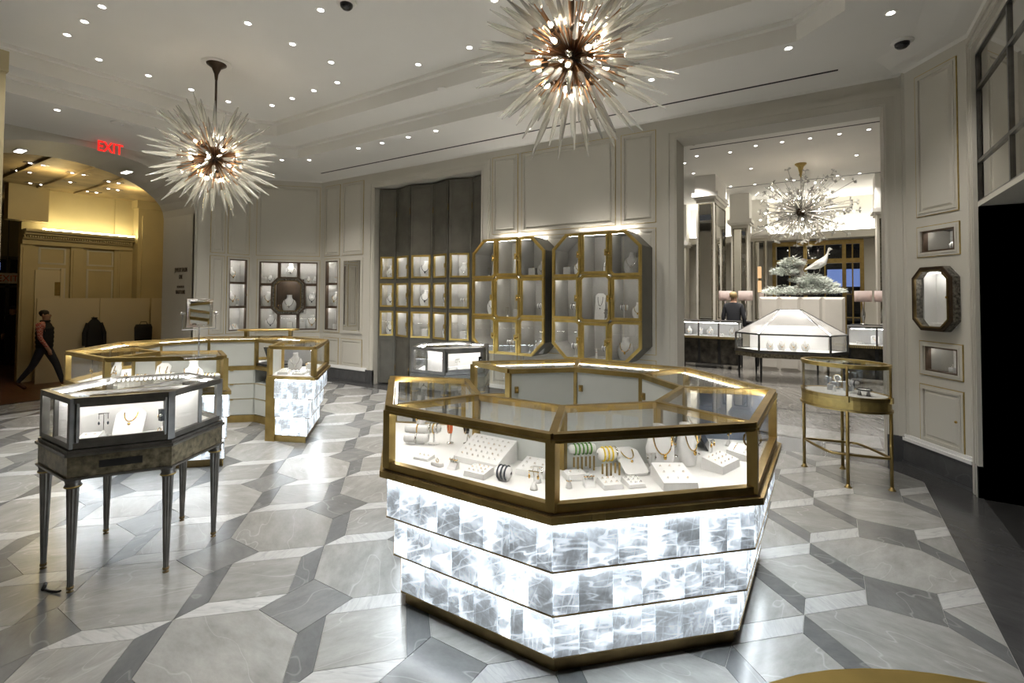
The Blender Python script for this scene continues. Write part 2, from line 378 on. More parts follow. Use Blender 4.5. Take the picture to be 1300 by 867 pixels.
def clip(poly, a, b, c):                         # keep a*x+b*y<=c
    out = []
    for i in range(len(poly)):
        p, q = poly[i], poly[(i+1)%len(poly)]
        dp, dq = a*p[0]+b*p[1]-c, a*q[0]+b*q[1]-c
        if dp <= 0: out.append(p)
        if dp*dq < 0:
            t = dp/(dp-dq); out.append((p[0]+(q[0]-p[0])*t, p[1]+(q[1]-p[1])*t))
    return out
def text_obj(name, body, size, material, parent=None, loc=(0,0,0), rot=(PI/2,0,0), depth=.004, align='CENTER', sx=1, bold=0):
    cu = bpy.data.curves.new(name, 'FONT'); cu.body = body; cu.size = size; cu.extrude = depth; cu.align_x = align; cu.offset = bold
    tmp = bpy.data.objects.new('tmp', cu); COL.objects.link(tmp)
    dg = bpy.context.evaluated_depsgraph_get(); me = bpy.data.meshes.new_from_object(tmp.evaluated_get(dg))
    bpy.data.objects.remove(tmp); me.materials.clear(); me.materials.append(MT[material])
    o = link(name, me, parent, loc); o.rotation_euler = rot; o.scale.x = sx
    return o
def project(p):
    d = Vector(p)-Vector((0,0,EYE)); z = d.dot(c_fwd)
    if z < .05: return None
    return (650+631.94*d.dot(c_right)/z, 358.8-631.94*d.dot(c_up)/z, z)
# ================================================================== STRUCTURE
# ---- floor: lattice of hexagons, squares and faceted diamonds in marble
S_, M_ = .9005, .314
OX, OY = -3.727, 2.1496
Wd = (1-2*M_)/2
SHAPES = {
 'hexagon_tile': ('hexm', [[(0,0),(M_,-M_),(1-M_,-M_),(1,0),(1-M_,M_),(M_,M_)]]),
 'square_tile': ('sqm', [[(M_,M_),(1-M_,M_),(1-M_,1-M_),(M_,1-M_)]]),
 'diamond_tile': ('hexm', [[(0,Wd),(M_,.5),(0,1-Wd),(-M_,.5)]]),
 'dark_facet_tile': ('dkm', [[(0,1),(0,1-Wd),(M_,.5),(M_,1-M_)], [(0,0),(0,Wd),(-M_,.5),(-M_,M_)]]),
 'white_facet_tile': ('whm', [[(0,1),(-M_,1-M_),(-M_,.5),(0,1-Wd)], [(0,0),(M_,M_),(M_,.5),(0,Wd)]]),
}
def ccw(p):
    a = sum(p[i][0]*p[(i+1)%len(p)][1]-p[(i+1)%len(p)][0]*p[i][1] for i in range(len(p)))
    return p if a > 0 else p[::-1]
FLOOR_CLIPS = [(1,0,.70),(0,1,6.16),(-1,0,9.45),(0,-1,1.6),(.752,.66,4.36)]   # inside the charcoal border
fl = struct(MB().box(-9.6,1.08,-2.6,6.75,-.12,-.006).build('floor','grout'))
tiles = []
for i in range(-9, 8):
    for j in range(-6, 7):
        for nm, (mt, polys) in SHAPES.items():
            for q, pl in enumerate(polys):
                P_ = ccw([(OX+(i+a)*S_, OY+(j+b)*S_) for a, b in pl]); n0 = len(P_)
                full = True
                for cl in FLOOR_CLIPS:
                    P2 = clip(P_, *cl)
                    if len(P2) != len(P_) or any(math.dist(a,b) > 1e-6 for a, b in zip(P2, P_)): full = False
                    P_ = P2
                    if len(P_) < 3: break
                if len(P_) < 3: continue
                A = .5*sum(P_[k][0]*P_[(k+1)%len(P_)][1]-P_[(k+1)%len(P_)][0]*P_[k][1] for k in range(len(P_)))
                if A < .004: continue
                c = (sum(p[0] for p in P_)/len(P_), sum(p[1] for p in P_)/len(P_))
                pr = project((c[0],c[1],0)); big = 0
                if pr and -60 < pr[0] < 1360 and -60 < pr[1] < 960: big = A/pr[2]**3
                tiles.append((big, nm, mt, q, full, P_, (OX+i*S_, OY+j*S_), n0))
tiles.sort(key=lambda t: -t[0])
share = {}
rest = {}
for k, (big, nm, mt, q, full, P_, org, n0) in enumerate(tiles):
    if k < 300 and big > 0:
        if full:
            if (nm,q) not in share:
                share[nm,q] = MB().prism(inset([(p[0]-org[0],p[1]-org[1]) for p in P_], .0014), -.006, 0).mesh(nm, mt)
            link(nm, share[nm,q], fl, (org[0],org[1],0))
        else:
            try: MB().prism(inset(P_, .0014), -.006, 0).build(nm, mt, fl)
            except ZeroDivisionError: pass
    else:
        try: rest.setdefault(mt, MB()).prism(inset(P_, .0014), -.006, 0)
        except ZeroDivisionError: pass
for mt, mb in rest.items():
    tag(mb.build('distant_tiles', mt, fl), kind='stuff')
bd = MB().prism([(.703,-2.6),(1.08,-2.6),(1.08,5.75),(.62,6.45),(-.05,6.45),(-.05,6.163),(.39,6.163),(.703,5.80)],-.006,0)
bd.prism([(-9.45,6.163),(-.053,6.163),(-.053,6.75),(-9.45,6.75)],-.006,0)
bd.box(-9.6,-9.453,-2.6,6.75,-.006,0)
bd.build('border_slab','border',fl)
MB().box(-9.45,.70,-2.6,-1.603,-.006,0).build('near_slab','hexm',fl)
# ---- ceiling: two-step tray
def chrect(x0,x1,y0,y1,c): return [(x0+c,y0),(x1-c,y0),(x1,y0+c),(x1,y1-c),(x1-c,y1),(x0+c,y1),(x0,y1-c),(x0,y0+c)]
T2, T1 = chrect(-8.02,.13,-.3,5.17,.36), chrect(-7.60,-.32,.25,4.60,.22)
Z0, Z1, Z2 = 4.0, 4.18, 4.38
X0, X1, Y0, Y1 = -9.75, 1.2, -2.7, 6.5
ce = MB()
def cring(outer, inner, z, mb):
    n = len(outer); mb.add([(p[0],p[1],z) for p in outer]+[(p[0],p[1],z) for p in inner], [(i,i+n,(i+1)%n+n,(i+1)%n) for i in range(n)])
OUT = [(T2[0][0],Y0),(T2[1][0],Y0),(X1,T2[2][1]),(X1,T2[3][1]),(T2[4][0],Y1),(T2[5][0],Y1),(X0,T2[6][1]),(X0,T2[7][1])]
cring(OUT, T2, Z0, ce)
for a, b, c in ((1,2,(X1,Y0)),(3,4,(X1,Y1)),(5,6,(X0,Y1)),(7,0,(X0,Y0))):
    ce.add([(*OUT[a],Z0),(*OUT[b],Z0),(*c,Z0)],[(0,1,2)])
def riser(p, z0, z1, mb):
    n = len(p); mb.add([(q[0],q[1],z0) for q in p]+[(q[0],q[1],z1) for q in p],[(i,i+n,(i+1)%n+n,(i+1)%n) for i in range(n)])
riser(T2, Z0, Z1, ce); cring(T2, T1, Z1, ce); riser(T1, Z1, Z2, ce)
ce.add([(p[0],p[1],Z2) for p in T1],[tuple(range(7,-1,-1))])
ce.box(X0,X1,Y0,Y1,Z2+.05,Z2+.15)
ceil = struct(ce.build('ceiling','ceil'))
def moulding(poly, z, wd, h, mb):
    for i in range(len(poly)): mb.bar((*poly[i],z),(*poly[(i+1)%len(poly)],z),wd,h)
mo = MB(); moulding(inset(T2,.03),Z1-.02,.06,.04,mo); moulding(inset(T1,.03),Z2-.02,.06,.04,mo); moulding(inset(T2,-.02),Z0-.006,.04,.012,mo); moulding(inset(T1,-.02),Z1-.006,.04,.012,mo)
struct(mo.build('trim_1','ceil'))
# ---- walls.  local x along the wall, local y into the wall
def wall(name, o, ang, length, height, th, holes=(), mt='plaster', z0=0):
    us = sorted({0,length,*[h[0] for h in holes],*[h[1] for h in holes]}); zs = sorted({z0,height,*[h[2] for h in holes],*[h[3] for h in holes]})
    mb = MB()
    for a, b in zip(us, us[1:]):
        run = None
        for c, d in zip(zs, zs[1:]):
            hole = any(h[0]-1e-6 <= a and b <= h[1]+1e-6 and h[2]-1e-6 <= c and d <= h[3]+1e-6 for h in holes)
            if hole:
                if run is not None: mb.box(a,b,0,th,run,c); run = None
            elif run is None: run = c
        if run is not None: mb.box(a,b,0,th,run,height)
    o_ = struct(mb.build(name, mt)); o_.location = (o[0],o[1],0); o_.rotation_euler.z = R(ang)
    return o_
def rect(x0,x1,z0,z1): return [(x0,z0),(x1,z0),(x1,z1),(x0,z1)]
def panel(p, x0, x1, z0, z1, field=True, gold=True):
    r = rect(x0,x1,z0,z1)
    MB().ringY(r, inset(r,.022), -.010, 0).ringY(inset(r,.022), inset(r,.040), -.016, 0).build('panel_moulding','plaster',p)
    if gold: MB().ringY(inset(r,-.007), r, -.0085, 0).build('gilt_line','gilt',p)
    if field and x1-x0 > .16:
        i1, i2 = inset(r,.055), inset(r,.075); n = 4
        MB().add([(q[0],0,q[1]) for q in i1]+[(q[0],-.012,q[1]) for q in i2],[(0,1,5,4),(1,2,6,5),(2,3,7,6),(3,0,4,7),(4,5,6,7)]).build('panel_field','plaster',p)
def casing(p, x0, x1, z1, wd=.17, z0=0, left=True, right=True):
    mb = MB()
    for k, (d0, d1, y) in enumerate(((0,wd,-.03),(wd*.55,wd*.9,-.045),(wd*.1,wd*.22,-.04))):
        if left: mb.box(x0-d1,x0-d0,y,0,z0,z1+d1)
        if right: mb.box(x1+d0,x1+d1,y,0,z0,z1+d1)
        mb.box(x0-d0,x1+d0,y,0,z1+d0,z1+d1)
    mb.build('door_casing','plaster',p)
def baseboard(name, p, segs, side=None):
    mb = MB()
    for a, b in segs: mb.box(a,b,-.03,0,.0,.20).box(a,b,-.04,0,.0,.03).box(a,b,-.022,0,.20,.225)
    o = mb.build(name,'border'); o.location = p.location; o.rotation_euler = p.rotation_euler; struct(o)
    mb = MB()
    for a, b in segs: mb.box(a,b,-.036,0,.225,.255).box(a,b,-.02,0,.255,.285)
    mb.build('base_cap','white',o)
HB = 3.945
XL = -8.70
# back wall, local x = x - XL
wb = wall('wall_back',(XL,6.43),0,.62-XL,HB+.1,.34,[(-7.12-XL,-4.67-XL,0,3.655),(-1.615-XL,.49-XL,0,3.65),(-8.54-XL,-8.145-XL,.945,2.335)])
for a, b in ((-8.575,-8.13),(-8.03,-7.45)): panel(wb,a-XL,b-XL,2.43,3.83)
panel(wb,-8.03-XL,-7.45-XL,.28,.80); panel(wb,-8.575-XL,-8.13-XL,.28,.80)
panel(wb,-8.575-XL,-8.115-XL,.915,2.365,False)
for a, b in ((-4.46,-4.0),(-3.92,-2.44),(-2.35,-1.89)):
    panel(wb,a-XL,b-XL,2.62,3.82); panel(wb,a-XL,b-XL,.90,2.54); panel(wb,a-XL,b-XL,.28,.82)
casing(wb,-1.615-XL,.49-XL,3.65,.165); casing(wb,-7.12-XL,-4.67-XL,3.655,.16)
baseboard('baseboard_back',wb,[(0,-7.30-XL),(-4.49-XL,-1.80-XL)])
MB().box(-7.30-XL,-7.12-XL,-.05,0,0,.26).box(-4.67-XL,-4.49-XL,-.05,0,0,.26).box(-1.80-XL,-1.615-XL,-.05,0,0,.26).box(.49-XL,.655-XL,-.05,0,0,.26).build('plinth_block','border',wb)
# tall mirror panel with its frame on the back wall
mr = thing('wall_mirror','tall narrow mirror panel in a pale frame beside the bronze folding doors','mirror',(XL,6.43,0))
r_ = rect(-8.03-XL,-7.45-XL,.915,2.365)
MB().ringY(r_,inset(r_,.05),-.02,0).ringY(inset(r_,-.007),r_,-.01,0).build('frame','plaster',mr)
MB().box(-7.98-XL,-7.50-XL,-.008,-.001,.965,2.315).build('mirror_glass','mirror',mr)
# recess behind the folding doors
rc = MB().box(-7.2,-4.6,7.25,7.35,0,3.9).box(-7.3,-7.12,6.77,7.3,0,3.9).box(-4.67,-4.5,6.77,7.3,0,3.9).box(-7.2,-4.6,6.77,7.3,3.655,3.9)
struct(rc.build('wall_recess','screen'))
# alcove walls
LX, LY = -9.609, 5.52
wc = wall('wall_alcove',(LX,LY),45,1.287,HB+.1,.34,[(.13,1.235,.935,2.315)])
panel(wc,.08,1.255,2.43,3.83); panel(wc,.08,1.255,.28,.80); panel(wc,.10,1.265,.905,2.345,False)
baseboard('baseboard_alcove',wc,[(0,1.287)])
wl = wall('wall_left',(LX,4.45),90,LY-4.45,HB+.1,.30,[(.615,.985,.945,2.335)])
panel(wl,.285,.535,2.43,3.83); panel(wl,.60,1.0,2.43,3.83); panel(wl,.285,.535,.915,2.365); panel(wl,.59,1.01,.915,2.365,False); panel(wl,.285,.535,.28,.80); panel(wl,.60,1.0,.28,.80)
MB().box(.0,.20,-.04,0,0,HB).box(.03,.17,-.055,0,.3,HB-.1).build('pilaster','plaster',wl)
baseboard('baseboard_left',wl,[(.20,LY-4.45)])
# pier and right wall
wp = wall('wall_pier',(.62,6.43),-57.5,.79,HB+.1,.30,[(.285,.645,2.085,2.30),(.30,.655,.955,1.20),(.278,.632,1.388,1.902)])
panel(wp,.225,.675,2.445,3.82); panel(wp,.225,.68,2.05,2.335,False); panel(wp,.235,.69,.922,1.235,False); panel(wp,.23,.69,.283,.82)
MB().ball((.63,-.022,.55),.012).build('knob','gold',wp,True)
baseboard('baseboard_pier',wp,[(0,.79)])
MB().box(.64,.80,6.36,6.46,0,HB).build('corner_post','plaster',wb, loc=(-XL,-6.43,0))
wr = wall('wall_right',(1.06,5.80),-90,8.4,HB+.1,.30,[(.23,5.5,0,2.42),(.17,5.5,2.46,3.72)])
casing(wr,.20,5.53,3.76,.13,0,True,True)
MB().box(.0,.20,-.035,0,0,.26).build('plinth_block','border',wr)
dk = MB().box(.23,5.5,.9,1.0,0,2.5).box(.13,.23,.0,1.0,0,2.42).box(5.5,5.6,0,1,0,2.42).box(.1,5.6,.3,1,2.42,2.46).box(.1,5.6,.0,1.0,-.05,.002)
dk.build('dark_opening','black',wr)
# mirrored transom: panes held by dark muntins
mp = thing('mirror_transom','mirror panes in dark muntins above the black opening','mirror',(1.06,5.80,0),-PI/2)
us = [.17,1.05,1.95,2.85,3.75,4.65,5.5]; zs = [2.46,2.80,3.42,3.72]
for a, b in zip(us, us[1:]):
    for c, d in zip(zs, zs[1:]):
        MB().box(a+.012,b-.012,.02,.03,c+.012,d-.012).build('mirror_pane','mirror',mp)
mb = MB()
for a in us: mb.box(a-.014,a+.014,.005,.04,2.44,3.74)
for z in zs: mb.box(.16,5.52,.005,.04,z-.014,z+.014)
mb.build('muntin','nickel',mp)
MB().box(.17,5.5,.045,.06,2.46,3.72).build('backing','black',mp)
# walls behind the camera
wall('wall_front',(1.2,-2.4),180,11.0,HB+.2,.2)
# ---- coves at wall heads
cv = MB()
def cove(p, q, n):                                # p,q at the wall; n towards the room
    prof = [(.0015,HB-.012),(.03,HB+.012),(.16,HB+.022),(.32,HB+.045),(.40,4.0)]
    a, b, nn = Vector((*p,0)), Vector((*q,0)), Vector((*n,0))
    vs = [a+nn*d+Vector((0,0,z)) for d, z in prof]+[b+nn*d+Vector((0,0,z)) for d, z in prof]; k = len(prof)
    cv.add(vs,[(i,i+1,i+1+k,i+k) for i in range(k-1)])
cove((XL-.2,6.43),(.75,6.43),(0,-1)); cove((LX-.3,LY-.3),(XL+.3,6.43+.3),(.707,-.707)); cove((LX,4.2),(LX,LY+.3),(1,0))
cove((.42,6.75),(1.15,5.60),(-.843,-.537)); cove((1.06,6.0),(1.06,-2.4),(-1,0)); cove((1.1,-2.4),(-9.6,-2.4),(0,1))
struct(cv.build('trim_2','ceil'))
sl = MB().box(-8.25,.10,6.055,6.085,3.992,4.0)
tag(sl.build('air_slot','black'),'long black linear slot in the ceiling along the back wall','vent')
# ---- left side: arched passage with a dark parquet hall below
AY, AW, ASP, ARISE = 2.86, 1.59, 3.10, .80
def arc_pts(aw, rise, n=20): return [(AY-aw*math.cos(PI*i/n), ASP+rise*math.sin(PI*i/n)) for i in range(n+1)]
wa = MB()
ap = arc_pts(AW, ARISE)
for a, b in zip(ap, ap[1:]):
    x0, x1 = -10.78, -9.6
    wa.add([(x1,a[0],a[1]),(x1,b[0],b[1]),(x1,b[0],HB+.1),(x1,a[0],HB+.1)],[(0,1,2,3)])
wa.box(-9.65,-9.6,-2.4,AY-AW,0,HB+.1).box(-9.65,-9.6,AY+AW,4.46,0,HB+.1)
struct(wa.build('wall_arch','plaster'))
va = MB()
for a, b in zip(ap, ap[1:]): va.add([(-9.6,a[0],a[1]),(-9.6,b[0],b[1]),(-10.8,b[0],b[1]),(-10.8,a[0],a[1])],[(3,2,1,0)])
a2 = arc_pts(AW+.16, ARISE+.07)
for k in range(20):
    a, b, c, d = ap[k], ap[k+1], a2[k+1], a2[k]
    va.add([(-9.57,a[0],a[1]),(-9.57,b[0],b[1]),(-9.57,c[0],c[1]),(-9.57,d[0],d[1]),(-9.6,a[0],a[1]),(-9.6,b[0],b[1]),(-9.6,c[0],c[1]),(-9.6,d[0],d[1])],[(0,1,2,3),(0,4,5,1),(3,2,6,7)])
struct(va.build('trim_3','plaster'))
wj = wall('wall_passage',(-10.8,4.452),0,.885,HB+.1,.2)
wall('wall_passage_near',(-9.6,1.27),180,1.2,HB+.1,.2)
for k, (s, body, z, sx) in enumerate(((.115,'JEWELRY SALON',2.06,.55),(.115,'ONE',1.93,.55),(.06,'ESCALATOR TO',1.765,.62),(.105,'BEAUTY LEVEL',1.655,.52))):
    o = text_obj('wall_lettering',body,s,'walnut',None,(-10.06,4.445,z),(PI/2,0,0),.002,'CENTER',sx)
    tag(o,['upper dark line of wall lettering reading jewelry salon','short second line of dark wall lettering reading one','small faint third line of wall lettering','lowest line of wall lettering reading beauty level'][k],'lettering')
FZ = -.38
struct(MB().box(-10.35,-9.6,-1,4.6,-.1,0).box(-10.35,-10.3,-1,4.6,FZ,0).build('floor_sill','stone2'))
struct(MB().box(-21,-10.3,-2,9,FZ-.1,FZ).build('floor_hall','woodfloor'))
# ================================================================== LIGHT FITTINGS
def spot(loc, power, size=R(100), blend=.8, col=(1,.95,.88), rad=.05):
    l = bpy.data.lights.new('downlight_beam','SPOT'); l.energy = power; l.spot_size = size; l.spot_blend = blend; l.color = col; l.shadow_soft_size = rad
    return l
DL = [(-5.80,1.83),(-6.27,1.84),(-6.75,1.84),(-7.15,2.24),(-7.15,2.74),(-7.15,3.235),(-4.905,2.73),(-4.08,2.97),(-4.90,3.22),(-4.90,3.72),(-5.30,4.12),(-5.78,4.12),(-6.27,4.13),(-6.75,4.13),(-7.15,3.72),
      (-3.31,4.30),(-4.07,4.30),(-2.58,3.72),(-2.58,2.4),(-.45,2.2),(-.45,3.7),(-1.5,1.5),(-3.3,1.7)]
DL0 = [(-8.31,2.19),(-8.03,5.11),(-7.62,5.36),(-4.71,5.35),(-5.25,5.35),(-5.80,5.35),(-6.33,5.34),(.45,5.08),(-.30,5.30),(-1.6,5.3),(-2.8,5.3)]
lens_me = MB().lathe([(.024,-.004),(.028,-.001)],12).mesh('lamp_lens','lens')
trim_me = MB().ringZ([(.052*math.cos(2*PI*i/14),.052*math.sin(2*PI*i/14)) for i in range(14)],[(.036*math.cos(2*PI*i/14),.036*math.sin(2*PI*i/14)) for i in range(14)],-.004,0).mesh('trim_ring','ceil')
def downlight(x, y, z, power, label, group, size=R(105)):
    t = thing('downlight',label,'ceiling light',(x,y,z),0,group)
    link('lamp_lens',lens_me,t,(0,0,-.001)); link('trim_ring',trim_me,t)
    if power:
        o = bpy.data.objects.new('downlight_beam',spot(None,power,size)); COL.objects.link(o); o.parent = t; o.location = (0,0,-.03)
ORD = ['first','second','third','fourth','fifth','sixth','seventh','eighth','ninth','tenth','eleventh','twelfth','thirteenth','fourteenth','fifteenth','sixteenth','seventeenth','eighteenth','nineteenth','twentieth','twenty-first','twenty-second']
def light_row(pts, z, power, where, group, every=1):
    vis = []
    for p in pts:
        q = project((p[0],p[1],z)); vis.append((q[0] if q and 0 < q[0] < 1300 and 0 < q[1] < 867 else None, p))
    seen = sorted([v for v in vis if v[0] is not None]); n = 0
    for i, (x, p) in enumerate(seen): downlight(p[0],p[1],z,power if i % every == 0 else 0,f'{ORD[i]} small recessed downlight from the left in {where}',group)
    for x, p in vis:
        if x is None: downlight(p[0],p[1],z,power,f'small recessed downlight just out of view in {where}',group+' out of view')
light_row(DL,Z2,SPOT_W,'the raised centre of the ceiling','downlights in the raised ceiling')
light_row(DL0,Z0,SPOT_W,'the outer lower band of the ceiling','downlights in the outer ceiling band')
def dome(x, y, z, label):
    t = thing('dome_camera',label,'camera',(x,y,z))
    MB().lathe([(.09,0),(.09,-.012),(.075,-.02)],16).build('ring','ceil',t,True); MB().lathe([(.06,-.016),(.055,-.045),(.035,-.065),(.005,-.072)],14).build('dome','blackgloss',t,True)
dome(.585,5.70,Z0,'black dome camera in the ceiling by the right pier'); dome(-3.77,3.02,Z2,'black dome camera near the top edge between the chandeliers')
t = thing('ceiling_speaker','round white ceiling speaker left of the smaller chandelier','speaker',(-8.21,2.85,Z0)); MB().lathe([(.13,0),(.13,-.01),(.10,-.014)],20).build('grille','ceil',t,True); MB().lathe([(.02,-.014),(.018,-.03)],8).build('sensor','white',t)
t = thing('ceiling_detector','small round flush detector in the ceiling above the folding doors','detector',(-3.96,4.60,Z1)); MB().lathe([(.06,0),(.06,-.012),(.05,-.015)],16).build('cover','ceil',t,True)
# ---- starburst chandeliers
def spike_mesh(name, l):
    n = 6; pr = [(.013,0),(.021,.015),(.021,l*.25),(.014,l*.62),(.004,l)]
    return MB().lathe(pr,n).mesh(name,'spike')
SPK = [spike_mesh('glass_spike',l) for l in (.27,.32,.37)]
rod_me = MB().tube((0,0,0),(0,0,1),.005,n=5).mesh('brass_rod','copper')
cup_me = MB().lathe([(.008,-.012),(.030,-.006),(.033,.004),(.02,.018)],10).mesh('brass_cup','umber')
bulb_me = MB().ball((0,0,0),.015,8,5,1.5).mesh('bulb','bulb')
def orient(o, d): o.rotation_mode = 'QUATERNION'; o.rotation_quaternion = Vector((0,0,1)).rotation_difference(d)
def chandelier(x, y, hz, cz, label, rs, n=150, sc_=1.0):
    t = thing('starburst_chandelier',label,'chandelier',(x,y,hz)); rnd = random.Random(rs)
    H = cz-hz
    MB().lathe([(.11,H),(.105,H-.02),(.05,H-.06),(.022,H-.13),(.014,H-.2)],20).build('canopy','umber',t,True)
    MB().lathe([(.16,H+.001),(.16,H-.008),(.15,H-.010)],28).build('ceiling_rose','ceil',t,True)
    MB().tube((0,0,0),(0,0,H-.15),.013,n=10).build('stem','umber',t,True)
    MB().ball((0,0,0),.062,14,9).build('hub','umber',t,True)
    for i in range(n):
        z = 1-2*(i+.5)/n; ph = i*PI*(3-math.sqrt(5)); rr = math.sqrt(1-z*z)
        d = Vector((rr*math.cos(ph)+rnd.uniform(-.07,.07), rr*math.sin(ph)+rnd.uniform(-.07,.07), z+rnd.uniform(-.07,.07))).normalized()
        if d.z > .95: continue
        b = rnd.choice((.20,.27,.33,.38)) if i % 2 else rnd.choice((.34,.38,.42))
        q = rnd.choice((0,1,2)) if b < .33 else rnd.choice((0,1,1))
        r = link('brass_rod',rod_me,t); orient(r,d); r.scale = (1,1,b)
        s = link('glass_spike',SPK[q],t,d*b); orient(s,d)
    for i in range(26):
        z = 1-2*(i+.5)/26; ph = i*PI*(3-math.sqrt(5))+1; rr = math.sqrt(1-z*z); d = Vector((rr*math.cos(ph),rr*math.sin(ph),z))
        r = link('brass_rod',rod_me,t); orient(r,d); r.scale = (1.3,1.3,.22)
        c = link('brass_cup',cup_me,t,d*.22); orient(c,d)
        if i % 2 == 0 or i % 5 == 0:
            b = link('bulb',bulb_me,t,d*.255); orient(b,d)
    return t
chandelier(-6.08,3.02,3.25,Z2,'smaller-looking starburst chandelier of glass spikes hanging over the rear counter',3)
chandelier(-1.478,3.08,3.30,Z2,'large starburst chandelier of glass spikes hanging over the front octagonal counter',5)
# ---- exit sign hung at the arch
t = thing('exit_sign','clear hanging sign with red EXIT letters at the arch','exit sign',(-9.42,3.12,3.80))
MB().box(-.006,.006,-.19,.19,0,.23).build('acrylic_panel','glass',t)
text_obj('letters','EXIT',.225,'red',t,(.008,0,.045),(PI/2,0,PI/2),.003,'CENTER',.72,.003)
MB().box(-.02,.02,-.2,.2,.23,.26).build('bracket','chrome',t)
# ================================================================== HALL BEYOND THE ARCH
# flat yellow ceiling with paired spots
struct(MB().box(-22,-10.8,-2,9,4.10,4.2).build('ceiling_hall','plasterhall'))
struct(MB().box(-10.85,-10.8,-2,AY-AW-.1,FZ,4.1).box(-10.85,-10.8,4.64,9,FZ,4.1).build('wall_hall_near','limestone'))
for k, (x, y) in enumerate(((-12.6,3.05),(-12.9,3.75),(-13.2,4.45),(-13.6,3.1),(-14.0,3.85),(-14.1,4.75),(-14.9,3.6),(-14.9,4.6))):
    t = thing('twin_spotlight',f'{["left front","middle front","right front","left middle","centre","right middle","left rear","right rear"][k]} twin spotlight recessed in the yellow hall ceiling','spotlight',(x,y,4.10),0,'twin spotlights in the hall ceiling')
    MB().box(-.06,.06,-.18,.18,-.008,0).build('slot','walnut',t)
    for s in (-1,1): link('lamp_lens',lens_me,t,(0,s*.09,-.012))
for k in range(5):
    y = 1.6+.7*k
    MB().box(-15.4,-11.0,y,y+.05,4.06,4.10).build('ceiling_rib','plasterhall'); tag(COL.objects[-1],kind='structure'); COL.objects[-1].name = f'trim_{10+k}'
for k, (x, y, z) in enumerate(((-10.2,2.28,3.80),(-10.2,3.62,3.765))):
    t = thing('vault_spotlight',['rectangular spotlight at the crown of the grey arch vault','rectangular spotlight on the right flank of the grey arch vault'][k],'spotlight',(x,y,z))
    MB().box(-.14,.14,-.06,.06,-.02,.0).build('housing','ceil',t)
    for s in (-1,1): MB().box(s*.07-.05,s*.07+.05,-.04,.04,-.026,-.021).build('lamp','lens',t)
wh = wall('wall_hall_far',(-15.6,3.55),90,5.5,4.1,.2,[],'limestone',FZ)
cw = MB()
for d, z0, z1 in ((.34,3.06,3.12),(.26,3.0,3.06),(.16,2.90,3.0),(.10,2.78,2.90)): cw.box(.0,2.1,-d,0,z0,z1)
for i in range(46): cw.box(i*.045,i*.045+.025,-.22,-.1,2.94,2.98)
cw.build('cornice','limestone',wh)
MB().box(.30,2.1,-.30,-.26,3.125,3.15).build('cove_lamp','hallcove',wh)
MB().box(-.3,.38,-.32,-.02,3.30,4.1).build('soffit','limestone',wh)
for a in (.10,1.0,1.95): MB().box(a-.12,a+.12,-.06,0,FZ,2.78).box(a-.08,a+.08,-.075,0,.2,2.7).build('pilaster','limestone',wh)
for a, b in ((.30,.80),(1.2,1.75)): panel(wh,a,b,2.34,2.74,False,False); panel(wh,a,b,1.3,2.26,False,False)
MB().box(.25,.72,-.03,0,FZ,2.20).box(.70,.76,-.05,0,FZ,2.24).build('door_leaf','hoard',wh)
MB().box(.60,.70,-.034,-.028,1.60,1.92).build('amber_slot','brass',wh)
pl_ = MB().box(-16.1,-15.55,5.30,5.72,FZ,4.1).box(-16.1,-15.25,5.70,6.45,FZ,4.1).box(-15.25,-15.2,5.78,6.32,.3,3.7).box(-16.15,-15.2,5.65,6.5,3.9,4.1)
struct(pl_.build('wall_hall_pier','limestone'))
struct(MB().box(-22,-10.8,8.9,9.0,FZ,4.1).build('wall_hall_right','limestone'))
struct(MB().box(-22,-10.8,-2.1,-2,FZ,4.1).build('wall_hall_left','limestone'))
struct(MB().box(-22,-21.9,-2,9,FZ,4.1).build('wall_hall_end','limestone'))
for (p, q, lb) in (((-15.0,3.70),(-15.0,4.52),'cream hoarding board behind the walking man in the hall'),((-15.06,4.50),(-15.06,4.95),'narrow recessed cream hoarding board behind the dark coat'),((-15.0,4.85),(-15.0,5.90),'wide cream hoarding board right of the dark coat'),((-14.9,5.90),(-14.9,6.26),'pale hoarding board at the right end of the row')):
    o = MB().bar((*p,(1.54+FZ)/2),(*q,(1.54+FZ)/2),.03,1.54-FZ).build('hoarding_board','hoard'); tag(o,lb,'board')
def coat(loc, rz, label):
    t = thing('hanging_coat',label,'coat',loc,rz)
    MB().lathe([(.10,0),(.15,.02),(.17,.3),(.15,.62),(.13,.78),(.07,.86),(.03,.90)],14,(0,0,0),1,.55).build('coat_body','navy',t,True)
    for s in (-1,1): MB().path([(s*.12,0,.78),(s*.19,-.02,.55),(s*.19,-.04,.25)],.045,7).build('sleeve','navy',t,True)
    MB().torus((0,0,.90),.05,.014,'z').build('collar','black',t,True)
    MB().tube((0,.06,-.55+.0),(0,.06,.93),.014,n=8).lathe([(.16,-.55),(.16,-.535),(.02,-.52)],14,(0,.06,0)).build('coat_stand','nickel',t)
coat((-14.78,4.68,FZ+.55),PI/2,'black coat on a stand in the gap between hoarding boards')
t = thing('black_garment_bag','black bag standing on a plinth before the hoarding','bag',(-14.7,5.66,0),PI/2)
MB().lathe([(.17,.38),(.19,.42),(.20,.80),(.17,.88)],14,(0,0,0),1,.4).build('bag_body','navy',t,True); MB().path([(-.08,0,.88),(-.06,0,.94),(.06,0,.94),(.08,0,.88)],.01).build('handle','black',t); MB().box(-.2,.2,-.1,.1,FZ,.38).build('plinth','hoard',t)
t = thing('street_door','dark street doorway at the far left of the hall','door',(-20.9,3.9,FZ),PI/2)
MB().box(-1.0,1.6,.05,.12,0,3.1).build('dark_glass','nightglass',t)
